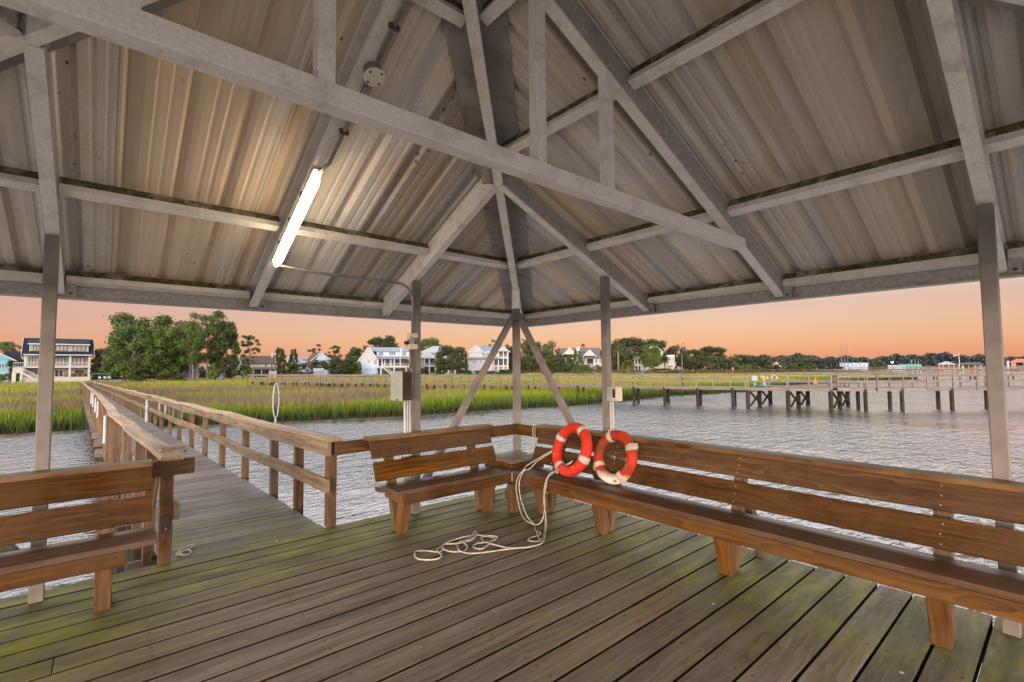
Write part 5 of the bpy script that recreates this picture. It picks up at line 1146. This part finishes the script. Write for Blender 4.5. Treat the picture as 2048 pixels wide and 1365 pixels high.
# ------------------------------------------------------------------ trees
def leafmat(name, dark, light, warm):
    mt, nt, b = mat(name); g = G(nt); oi = g.n('ShaderNodeObjectInfo')
    at_ = g.n('ShaderNodeAttribute', p_attribute_name='lcol'); s = g.n('ShaderNodeSeparateXYZ'); g.l(at_.outputs['Vector'], s.inputs[0])
    c = g.mix(s.outputs[0], dark, light); c = g.mix(g.rng(s.outputs[1], .55, 1., 0, .7), c, warm)
    hs = g.n('ShaderNodeHueSaturation'); g.l(g.rng(oi.outputs['Random'], 0, 1, .8, 1.25), hs.inputs['Value']); g.l(g.rng(oi.outputs['Random'], 0, 1, .515, .49), hs.inputs['Hue']); g.l(c, hs.inputs['Color'])
    g.l(hs.outputs[0], b.inputs['Base Color']); b.inputs['Roughness'].default_value = .6; b.inputs['Specular IOR Level'].default_value = .2
    return mt
LEAF = {'oak': leafmat('oak_leaves', (.012, .019, .006), (.040, .054, .016), (.060, .062, .022)), 'green': leafmat('fresh_green_leaves', (.014, .034, .005), (.062, .100, .014), (.09, .108, .018)), 'pine': leafmat('pine_needles', (.014, .028, .006), (.058, .084, .016), (.08, .088, .022)), 'far': leafmat('far_leaves', (.014, .02, .015), (.030, .039, .026), (.036, .04, .027)), 'palm': leafmat('palm_fronds', (.025, .045, .012), (.10, .12, .03), (.17, .145, .05))}
BARK = noisy('grey_brown_bark', (.085, .065, .05), (.17, .135, .11), 4, .9, 0, .6, 20)
def crown_mesh(name, kind, seed, n_leaf, size):
    """unit tree: trunk foot at 0, top at 1; leaves spread in irregular clumps"""
    r2 = np.random.RandomState(seed); cl = []
    if kind == 'round':
        for i in range(70):
            a = r2.uniform(0, 6.28); z = r2.uniform(.26, .90); e = (1-((z-.56)/.44)**2)**.5 if abs(z-.56) < .44 else .1; rr = .40*e*r2.uniform(.3, 1.0)**.5
            cl.append((rr*np.cos(a), rr*np.sin(a), z, r2.uniform(.07, .13), .8))
    elif kind == 'tall':
        for i in range(80):
            a = r2.uniform(0, 6.28); z = r2.uniform(.10, .94); e = (1-((z-.45)/.56)**2); rr = .34*max(e, .1)**.6*r2.uniform(.2, 1.0)**.5
            cl.append((rr*np.cos(a), rr*np.sin(a), z, r2.uniform(.06, .11), .75))
    elif kind == 'pine':
        for i in range(75):
            a = r2.uniform(0, 6.28); z = .30+.66*r2.uniform(0, 1)**.8; e = 1-abs((z-.62)/.42)**2.2; rr = .36*max(e, .06)*r2.uniform(.25, 1.0)
            cl.append((rr*np.cos(a), rr*np.sin(a), z, r2.uniform(.05, .10), .6))
    elif kind == 'sparse':
        for i in range(30):
            a = r2.uniform(0, 6.28); z = r2.uniform(.30, .96); rr = .34*r2.uniform(.15, 1.0)*(1-abs(z-.66)/.6)
            cl.append((rr*np.cos(a), rr*np.sin(a), z, r2.uniform(.04, .075), .6))
    elif kind == 'bush':
        for i in range(26):
            a = r2.uniform(0, 6.28); z = r2.uniform(.1, .8); rr = .5*r2.uniform(.1, 1.)**.5*(1-.5*z)
            cl.append((rr*np.cos(a), rr*np.sin(a), z, r2.uniform(.10, .2), .8))
    elif kind == 'mass':
        for i in range(70):
            x = r2.uniform(-.95, .95); z = r2.uniform(.06, .82)*(1-.25*abs(x)**3); cl.append((x, r2.uniform(-.25, .25), z, r2.uniform(.09, .17), .8))
    cl = np.array(cl); wts = cl[:, 3]**2; wts /= wts.sum(); ix = r2.choice(len(cl), n_leaf, p=wts)
    v = r2.normal(size=(n_leaf, 3)); v /= np.linalg.norm(v, axis=1)[:, None]; rad_ = r2.uniform(.05, 1., n_leaf)**.5*np.where(r2.uniform(0, 1, n_leaf) < .12, r2.uniform(1., 1.7, n_leaf), 1.)
    P = cl[ix, :3]+v*(cl[ix, 3]*rad_)[:, None]*np.stack([np.ones(n_leaf), np.ones(n_leaf), cl[ix, 4]], 1)
    P[:, 2] = np.clip(P[:, 2], .015, 1.02)
    nrm = v*.8+r2.normal(size=(n_leaf, 3))*.7+np.array([0, 0, .35]); nrm /= np.linalg.norm(nrm, axis=1)[:, None]
    t = np.cross(nrm, r2.normal(size=(n_leaf, 3))); t /= np.linalg.norm(t, axis=1)[:, None]; b_ = np.cross(nrm, t)
    sz = size*r2.uniform(.6, 1.35, n_leaf)[:, None]; el = r2.uniform(.45, .8, n_leaf)[:, None]
    V = np.stack([P-t*sz, P-b_*sz*el, P+t*sz, P+b_*sz*el], 1).reshape(-1, 3)
    me = bpy.data.meshes.new(name); me.vertices.add(len(V)); me.vertices.foreach_set('co', V.ravel().astype(np.float32)); me.loops.add(len(V)); me.loops.foreach_set('vertex_index', np.arange(len(V), dtype=np.int32))
    me.polygons.add(n_leaf); me.polygons.foreach_set('loop_start', np.arange(n_leaf, dtype=np.int32)*4); me.update(calc_edges=True)
    a_ = me.attributes.new('lcol', 'FLOAT_VECTOR', 'POINT'); crn = r2.uniform(0, 1, len(cl)); c = np.zeros((n_leaf, 4, 3)); c[..., 0] = np.clip(.55*crn[ix]+.45*r2.uniform(0, 1, n_leaf), 0, 1)[:, None]; c[..., 1] = r2.uniform(0, 1, n_leaf)[:, None]; a_.data.foreach_set('vector', c.ravel().astype(np.float32))
    # trunk and limbs reaching into the clumps
    p = MB(); zt = {'round': .42, 'tall': .75, 'pine': .93, 'sparse': .8, 'bush': .2, 'mass': .2}[kind]; w = {'round': .028, 'tall': .022, 'pine': .013, 'sparse': .016, 'bush': .012, 'mass': .012}[kind]
    tr = [Vector((0, 0, -.05))]+[Vector((r2.normal()*.012*k, r2.normal()*.012*k, zt*k/5)) for k in range(1, 6)]
    if kind == 'mass':
        for x in np.linspace(-.8, .8, 7): p.tube([(x, 0, -.05), (x+.02, 0, .25), (x+.05, .02, .5)], w, 5, radii=[w, w*.8, w*.4])
    else: p.tube(tr, w, 7, radii=[w*1.35, w*1.1, w, w*.85, w*.7, w*.45])
    for i in range(len(cl)):
        if i % 2 == 0 and kind != 'mass':
            e = Vector(cl[i, :3]); b0 = min(zt*.95, max(.18 if kind != 'bush' else .03, e.z-.12-.15*math.hypot(e.x, e.y))); s0 = Vector((0, 0, b0)); md = s0.lerp(e, .5)+Vector((r2.normal()*.02, r2.normal()*.02, .015))
            p.tube([s0, md, e], w*.3, 5, radii=[w*.42, w*.28, w*.1], cap=False)
    return me, p
TM = {}
def variant(key, kind, seed, n_leaf, size):
    me, p = crown_mesh('tree_crown', kind, seed, n_leaf, size); TM[key] = (me, p)
for i in range(3): variant('round%d' % i, 'round', 10+i, 16000, .0165)
for i in range(2): variant('tall%d' % i, 'tall', 20+i, 20000, .0130)
for i in range(3): variant('pine%d' % i, 'pine', 30+i, 11000, .012)
for i in range(2): variant('sparse%d' % i, 'sparse', 40+i, 3200, .0155)
for i in range(2): variant('bush%d' % i, 'bush', 50+i, 3200, .036)
for i in range(2): variant('mass%d' % i, 'mass', 60+i, 8000, .032)
TRK = {}
def tree(key, lf, px, top, base, wpx, depth, label, name='tree', cat='tree', grp='trees along the far shore', ground=-1.0):
    """place a tree by where it stands: foot on the land at the given distance"""
    me, p = TM[key]; s = depth/F; v = at(px, base, depth); hgt_ = (base-top)*s; v.z = at(px, base, depth).z
    nat = {'r': .92, 't': .80, 'p': .80, 's': .72, 'b': 1.15, 'm': 2.2}[key[0]]
    wx = wpx*s/nat
    t = empty(name, v, label, cat, grp, None, R.uniform(-.6, .6)+VIEWROT if key[0] == 'm' else R.uniform(0, 6.28))
    if key[0] == 'm': t.rotation_euler[2] = VIEWROT
    t.scale = (wx, wx, hgt_)
    m2 = me
    kk = (key, lf)
    if kk not in TRK:
        m2 = me.copy(); m2.materials.clear(); m2.materials.append(LEAF[lf]); q = MB(); q.v = p.v; q.f = p.f; q.uv = p.uv; q.rn = p.rn; q.mi = p.mi; o2 = q.build('trunk', BARK, t, True); o1 = bpy.data.objects.new('crown', m2); COL.objects.link(o1); o1.parent = t; TRK[kk] = (m2, o2.data)
    else:
        m2, m3 = TRK[kk]; o1 = bpy.data.objects.new('crown', m2); COL.objects.link(o1); o1.parent = t; o2 = bpy.data.objects.new('trunk', m3); COL.objects.link(o2); o2.parent = t
    return t
TREES = [
 ('pine0', 'pine', 14, 683, 756, 62, 135, 'dark pine behind the turquoise house at far left'),
 ('round0', 'oak', 40, 715, 758, 40, 108, 'small dark tree between the turquoise and navy roofed houses'),
 ('bush0', 'green', 18, 745, 764, 46, 102, 'green shrub in front of the turquoise house', 'shrub'),
 ('round1', 'pine', 288, 621, 764, 128, 116, 'tallest broad dark green tree at the back of the left grove'),
 ('tall0', 'pine', 250, 668, 764, 86, 110, 'dark tree at the left side of the left grove'),
 ('tall1', 'green', 267, 648, 764, 92, 105, 'bright light green tree in the front of the left grove'),
 ('round2', 'oak', 214, 694, 762, 62, 112, 'low dark leafy tree beside the swing set'),
 ('tall0', 'green', 318, 652, 764, 84, 109, 'mid green tree in the middle of the left grove'),
 ('pine2', 'pine', 358, 641, 764, 78, 112, 'open pine with a pale trunk right of the middle of the grove'),
 ('pine0', 'green', 384, 650, 763, 66, 108, 'slim light green pine in front of the white columned house'),
 ('pine1', 'pine', 414, 619, 763, 96, 112, 'tall pine with a tufted top rising at the right of the grove'),
 ('tall1', 'oak', 448, 641, 763, 62, 116, 'dark pine at the right edge of the left grove'),
 ('round1', 'oak', 330, 700, 763, 84, 113, 'low dark understorey tree in the middle of the left grove'),
 ('bush1', 'green', 424, 722, 760, 30, 112, 'yellow green understorey tree between the pine trunks', 'shrub'),
 ('bush0', 'oak', 281, 747, 766, 50, 102, 'dark round shrub at the foot of the bright green tree', 'shrub'),
 ('bush1', 'oak', 338, 742, 765, 70, 106, 'wide dark shrub under the left grove', 'shrub'),
 ('mass0', 'oak', 435, 716, 758, 110, 165, 'dark wooded backdrop behind the pine trunks', 'tree_clump'),
 ('mass1', 'oak', 340, 700, 760, 120, 150, 'dark wooded backdrop behind the left grove', 'tree_clump'),
 ('mass0', 'oak', 205, 722, 760, 60, 140, 'dark trees behind the swing set', 'tree_clump'),
 ('sparse0', 'pine', 497, 667, 757, 52, 122, 'slender airy tree in front of the brown roofed house'),
 ('bush0', 'green', 490, 727, 757, 34, 120, 'green shrub at the foot of the slender airy tree', 'shrub'),
 ('bush1', 'oak', 459, 735, 757, 26, 118, 'dark conical shrub left of the slender airy tree', 'shrub'),
 ('tall0', 'oak', 559, 695, 752, 26, 160, 'narrow dark tree just right of the white chimney'),
 ('tall1', 'oak', 586, 697, 750, 20, 165, 'narrow dark tree in front of the small white house'),
 ('sparse1', 'oak', 632, 684, 752, 38, 200, 'thin tree with bare twigs behind the long brown roof'),
 ('sparse0', 'oak', 667, 689, 752, 40, 195, 'thin open tree left of the blue cottage gable'),
 ('mass0', 'oak', 590, 722, 754, 84, 158, 'dark hedge of trees in front of the small white house', 'tree_clump'),
 ('mass1', 'oak', 668, 700, 752, 110, 190, 'dark band of trees behind the live oak', 'tree_clump'),
 ('round0', 'oak', 640, 719, 754, 40, 163, 'dark rounded tree just above the white shed'),
 ('round1', 'oak', 683, 716, 757, 64, 146, 'spreading live oak with pale limbs right of the shed'),
 ('bush0', 'green', 712, 720, 756, 30, 148, 'dense green shrub against the blue basement', 'shrub'),
 ('bush1', 'green', 745, 747, 757, 40, 146, 'low green shrub in front of the blue basement', 'shrub'),
 ('round2', 'oak', 764, 670, 752, 72, 205, 'big dark tree rising behind the blue cottage'),
 ('round0', 'oak', 722, 688, 752, 60, 215, 'dark tree behind the left gable of the blue cottage'),
 ('round1', 'green', 861, 673, 750, 54, 215, 'round green tree rising between two white houses'),
 ('round2', 'oak', 905, 690, 754, 74, 160, 'dark round oak standing in front of the white hip roofed house'),
 ('mass1', 'oak', 925, 694, 750, 70, 225, 'dark trees behind the round oak', 'tree_clump'),
 ('bush0', 'oak', 846, 735, 754, 28, 162, 'dark shrub right of the steel post with the electrical box', 'shrub'),
 ('bush1', 'green', 880, 735, 754, 26, 161, 'yellow green shrub left of the oak trunk', 'shrub'),
 ('bush0', 'green', 930, 738, 754, 40, 163, 'green hedge shrub beside the diagonal brace', 'shrub'),
 ('bush1', 'oak', 968, 737, 753, 60, 165, 'dark hedge in front of the white gabled house', 'shrub'),
 ('bush0', 'oak', 1008, 738, 753, 40, 167, 'dark shrub just left of the corner steel post', 'shrub'),
 ('sparse1', 'green', 983, 674, 750, 36, 222, 'pale airy tree top behind the white gabled house'),
 ('round0', 'oak', 1010, 686, 752, 46, 195, 'dark tree beside the white gabled house behind the corner post'),
 ('mass0', 'oak', 1075, 672, 752, 120, 225, 'large dark wooded clump right of the corner post', 'tree_clump'),
 ('round1', 'oak', 1080, 697, 752, 62, 184, 'dark oak left of the twin gabled house'),
 ('round2', 'oak', 1110, 706, 752, 44, 178, 'shadowy oak touching the left gable'),
 ('tall1', 'green', 1156, 700, 750, 26, 170, 'deep green conical tree in front of the twin gabled house'),
 ('round0', 'oak', 1136, 711, 750, 26, 172, 'brownish small tree left of the green conical tree'),
 ('bush0', 'green', 1170, 727, 750, 36, 166, 'bright green shrub under the conical tree', 'shrub'),
 ('bush1', 'oak', 1198, 727, 750, 32, 168, 'dark palmetto shrub at the right end of the cream house', 'shrub'),
 ('bush0', 'oak', 1120, 733, 751, 46, 170, 'dark low shrub below the cream house', 'shrub'),
 ('mass1', 'oak', 1195, 690, 748, 70, 240, 'dark trees behind the cream house', 'tree_clump'),
 ('round1', 'oak', 1255, 672, 748, 92, 225, 'large dark oak right of the steel post with the outlet'),
 ('round2', 'oak', 1300, 678, 748, 80, 235, 'dark oak behind the yellow house'),
 ('mass0', 'oak', 1255, 700, 748, 90, 215, 'dark wall of trees behind the palm', 'tree_clump'),
 ('sparse0', 'green', 1302, 685, 747, 62, 172, 'airy pale green sycamore in front of the yellow house'),
 ('round0', 'green', 1303, 692, 747, 46, 173, 'fuller inner crown of the sycamore by the yellow house'),
 ('bush1', 'green', 1243, 737, 749, 30, 172, 'low shrub with pale plumes at the foot of the palm', 'shrub'),
 ('bush0', 'oak', 1320, 736, 747, 70, 172, 'dark hedge in front of the yellow house', 'shrub'),
 ('round0', 'oak', 1352, 687, 746, 46, 235, 'dark tree just left of the lamp post'),
 ('round1', 'oak', 1386, 697, 747, 54, 210, 'dark oak with a leaning trunk right of the lamp post'),
 ('round2', 'oak', 1425, 692, 746, 66, 240, 'broad dark oak farther right of the lamp post'),
 ('mass1', 'oak', 1420, 705, 747, 130, 215, 'dark wood right of the lamp post', 'tree_clump'),
 ('mass0', 'oak', 1500, 706, 745, 120, 290, 'dark wood left of the small far house', 'tree_clump'),
 ('mass1', 'oak', 1580, 708, 743, 110, 330, 'dark wood behind the small far house', 'tree_clump'),
 ('mass0', 'far', 1640, 712, 742, 90, 360, 'dark wood at the right end of the wooded point', 'tree_clump'),
 ('bush0', 'green', 1492, 729, 744, 28, 270, 'light green shrub by the far pier', 'shrub'),
 ('bush1', 'green', 1525, 735, 744, 26, 275, 'green shrub below the small far house', 'shrub'),
 ('round2', 'oak', 1537, 723, 743, 22, 285, 'little dark tree in front of the small far house'),
 ('bush1', 'oak', 1580, 735, 743, 40, 285, 'dark shrub right of the small far house', 'shrub'),
 ('bush0', 'green', 1618, 731, 743, 20, 285, 'pointed green shrub at the end of the wooded point', 'shrub'),
 ('bush1', 'oak', 1753, 716, 741, 42, 290, 'dark round tree standing alone before the marina', 'tree'),
]
for tr in TREES:
    nm = tr[8] if len(tr) > 8 else 'tree'
    tree(*tr[:8], name=nm, cat={'tree': 'tree', 'shrub': 'shrub', 'tree_clump': 'trees'}[nm], grp={'tree': 'trees along the far shore', 'shrub': 'shrubs along the far shore', 'tree_clump': 'clumps of trees on the far shore'}[nm])
# far treeline across the water
p = MB()
v0 = at(1640, 740, 640); 
def treeline(n_, seed):
    r2 = np.random.RandomState(seed); pts = []
    for i in range(n_):
        px = r2.uniform(1480, 2420); d = r2.uniform(620, 760); h_ = (13+2.2*math.sin(px*.021)+1.6*math.sin(px*.067+1)+1.2*math.sin(px*.19)+r2.uniform(-1.2, 1.2))*r2.uniform(.0, 1.)**.6
        v = at(px, 738, d); pts.append((v.x, v.y, -1.5+h_, 2.0))
    return np.array(pts)
Q = treeline(60000, 3); n_ = len(Q); r2 = np.random.RandomState(1)
t_ = r2.normal(size=(n_, 3)); t_ /= np.linalg.norm(t_, axis=1)[:, None]; b_ = np.cross(t_, r2.normal(size=(n_, 3))); b_ /= np.linalg.norm(b_, axis=1)[:, None]
V = np.stack([Q[:, :3]-t_*1.5, Q[:, :3]-b_*1.2, Q[:, :3]+t_*1.5, Q[:, :3]+b_*1.2], 1).reshape(-1, 3)
me = bpy.data.meshes.new('far_woods'); me.vertices.add(len(V)); me.vertices.foreach_set('co', V.ravel().astype(np.float32)); me.loops.add(len(V)); me.loops.foreach_set('vertex_index', np.arange(len(V), dtype=np.int32)); me.polygons.add(n_); me.polygons.foreach_set('loop_start', np.arange(n_, dtype=np.int32)*4); me.update(calc_edges=True)
a_ = me.attributes.new('lcol', 'FLOAT_VECTOR', 'POINT'); a_.data.foreach_set('vector', np.repeat(r2.uniform(0, 1, (n_, 3)), 4, 0).ravel().astype(np.float32)); me.materials.append(leafmat('distant_leaves', (.016, .022, .023), (.028, .036, .034), (.03, .035, .032)))
o = bpy.data.objects.new('far_woods', me); COL.objects.link(o); tag(o, 'low dark band of distant woods across the water behind the boathouses', 'woods', kind='stuff')
# palms
def palm(px, top, base, wpx, depth, label, trunkw, nf):
    s = depth/F; v = at(px, base, depth); H_ = (base-top)*s; rr = wpx*s/2; t = empty('palm_tree', v, label, 'palm', 'palms by the yellow house'); hub = H_-rr*.75
    p = MB(); p.tube([v-Vector((0, 0, .5)), v+Vector((.1, 0, hub*.5)), v+Vector((0, 0, hub))], trunkw, 9, radii=[trunkw*1.1, trunkw, trunkw*1.15]); p.build('trunk', BARK, t)
    V = []; fs = []; r2 = np.random.RandomState(int(px))
    for i in range(nf):
        a = r2.uniform(0, 6.28); el = r2.uniform(-.7, 1.35); L = rr*r2.uniform(.8, 1.1); d = Vector((math.cos(a)*math.cos(el), math.sin(a)*math.cos(el), math.sin(el))); sd = Vector((-math.sin(a), math.cos(a), 0)); c0 = v+Vector((0, 0, hub))
        for k in range(9):
            t0 = .2+.8*k/9; c = c0+d*(L*t0)+Vector((0, 0, -L*.55*t0*t0))
            for sg in (-1, 1):
                tip = c+sd*(sg*L*.28*(1.1-t0*.6))+d*(L*.16)-Vector((0, 0, L*.12)); n0 = len(V); w_ = (d*.10*L)
                V += [c-w_, c+w_, tip]; fs.append((n0, n0+1, n0+2))
    me = bpy.data.meshes.new('fronds'); me.from_pydata([tuple(q-v) for q in V], [], fs); a_ = me.attributes.new('lcol', 'FLOAT_VECTOR', 'POINT'); a_.data.foreach_set('vector', np.repeat(r2.uniform(0, 1, (len(fs), 3)), 3, 0).ravel().astype(np.float32)); me.materials.append(LEAF['palm'])
    o = bpy.data.objects.new('fronds', me); COL.objects.link(o); o.parent = t
palm(1237, 692, 746, 16, 178, 'tall slim palm with a pale green head right of the steel post', .28, 70)
palm(1257, 717, 747, 27, 176, 'short wide palm beside the tall slim palm', .35, 90)
palm(1330, 709, 746, 22, 176, 'dark mid height palm in front of the yellow house stairs', .32, 80)
palm(1167, 686, 744, 10, 230, 'small far palm head above the grey purple roof', .25, 50)
palm(813, 716, 752, 16, 148, 'young palm in front of the porch of the blue cottage', .22, 50)

# ------------------------------------------------------------------ sky and light
w = bpy.data.worlds.new('World'); sc.world = w; w.use_nodes = True; nt = w.node_tree; g = G(nt)
bg = nt.nodes['Background']; out = nt.nodes['World Output']
SUN_EL = rad(4); back = -FH; SUN_AZ = math.atan2(back.y, back.x)+rad(-14)
sky = g.n('ShaderNodeTexSky', p_sky_type='NISHITA'); sky.sun_disc = False; sky.sun_elevation = SUN_EL; sky.sun_rotation = math.pi/2-SUN_AZ
g.l(sky.outputs[0], bg.inputs[0]); bg.inputs[1].default_value = SKYN
tc = g.n('ShaderNodeTexCoord'); s = g.n('ShaderNodeSeparateXYZ'); g.l(tc.outputs['Generated'], s.inputs[0])
band = g.noise(g.map(tc.outputs['Generated'], (2.2, 2.2, 11)), 1.6, 4, .55)
zf = g.math('ADD', s.outputs[2], g.math('MULTIPLY', g.math('SUBTRACT', band, .5), .07))
c = g.ramp(zf, [(0., (.53, .175, .135)), (.035, (.47, .16, .15)), (.11, (.415, .155, .165)), (.165, (.50, .30, .285)), (.24, (1.45, 1.28, 1.2)), (.36, (2.0, 1.85, 1.8)), (.60, (1.6, 1.55, 1.6)), (1., (1.2, 1.25, 1.4))])
dt = g.n('ShaderNodeVectorMath', p_operation='DOT_PRODUCT'); g.l(tc.outputs['Generated'], dt.inputs[0]); dt.inputs[1].default_value = (back.x, back.y, 0)
gl = g.math('MULTIPLY', g.math('POWER', g.rng(dt.outputs['Value'], -.05, 1., 0., 1.), 1.2), g.math('POWER', 2.718, g.math('MULTIPLY', g.math('MAXIMUM', s.outputs[2], 0.), -5.5)))  # glow added low in the unseen sky behind the camera to brighten the pavilion
c = g.mix(gl, c, (1., .90, .78)); st = g.math('ADD', 1., g.math('MULTIPLY', gl, GLOW))
bg2 = g.n('ShaderNodeBackground'); g.l(c, bg2.inputs[0]); g.l(g.math('MULTIPLY', st, SKYB), bg2.inputs[1])
ad = g.n('ShaderNodeAddShader'); g.l(bg.outputs[0], ad.inputs[0]); g.l(bg2.outputs[0], ad.inputs[1]); g.l(ad.outputs[0], out.inputs[0])
ld = bpy.data.lights.new('sun', 'SUN'); ld.energy = SUNE; ld.angle = rad(14); ld.color = (1., .86, .70)
so = bpy.data.objects.new('sun', ld); COL.objects.link(so)
d = Vector((math.cos(SUN_AZ)*math.cos(SUN_EL), math.sin(SUN_AZ)*math.cos(SUN_EL), math.sin(SUN_EL))); so.rotation_euler = d.to_track_quat('Z', 'Y').to_euler()
sc.render.engine = 'CYCLES'; sc.view_settings.view_transform = 'Standard'; sc.view_settings.look = 'None'; sc.view_settings.gamma = 1.; sc.view_settings.exposure = EXPO
sc.cycles.max_bounces = 7; sc.cycles.diffuse_bounces = 5; sc.cycles.glossy_bounces = 3; sc.cycles.caustics_reflective = True; sc.cycles.caustics_refractive = False; sc.cycles.use_denoising = True
sc.cycles.sample_clamp_indirect = 6.
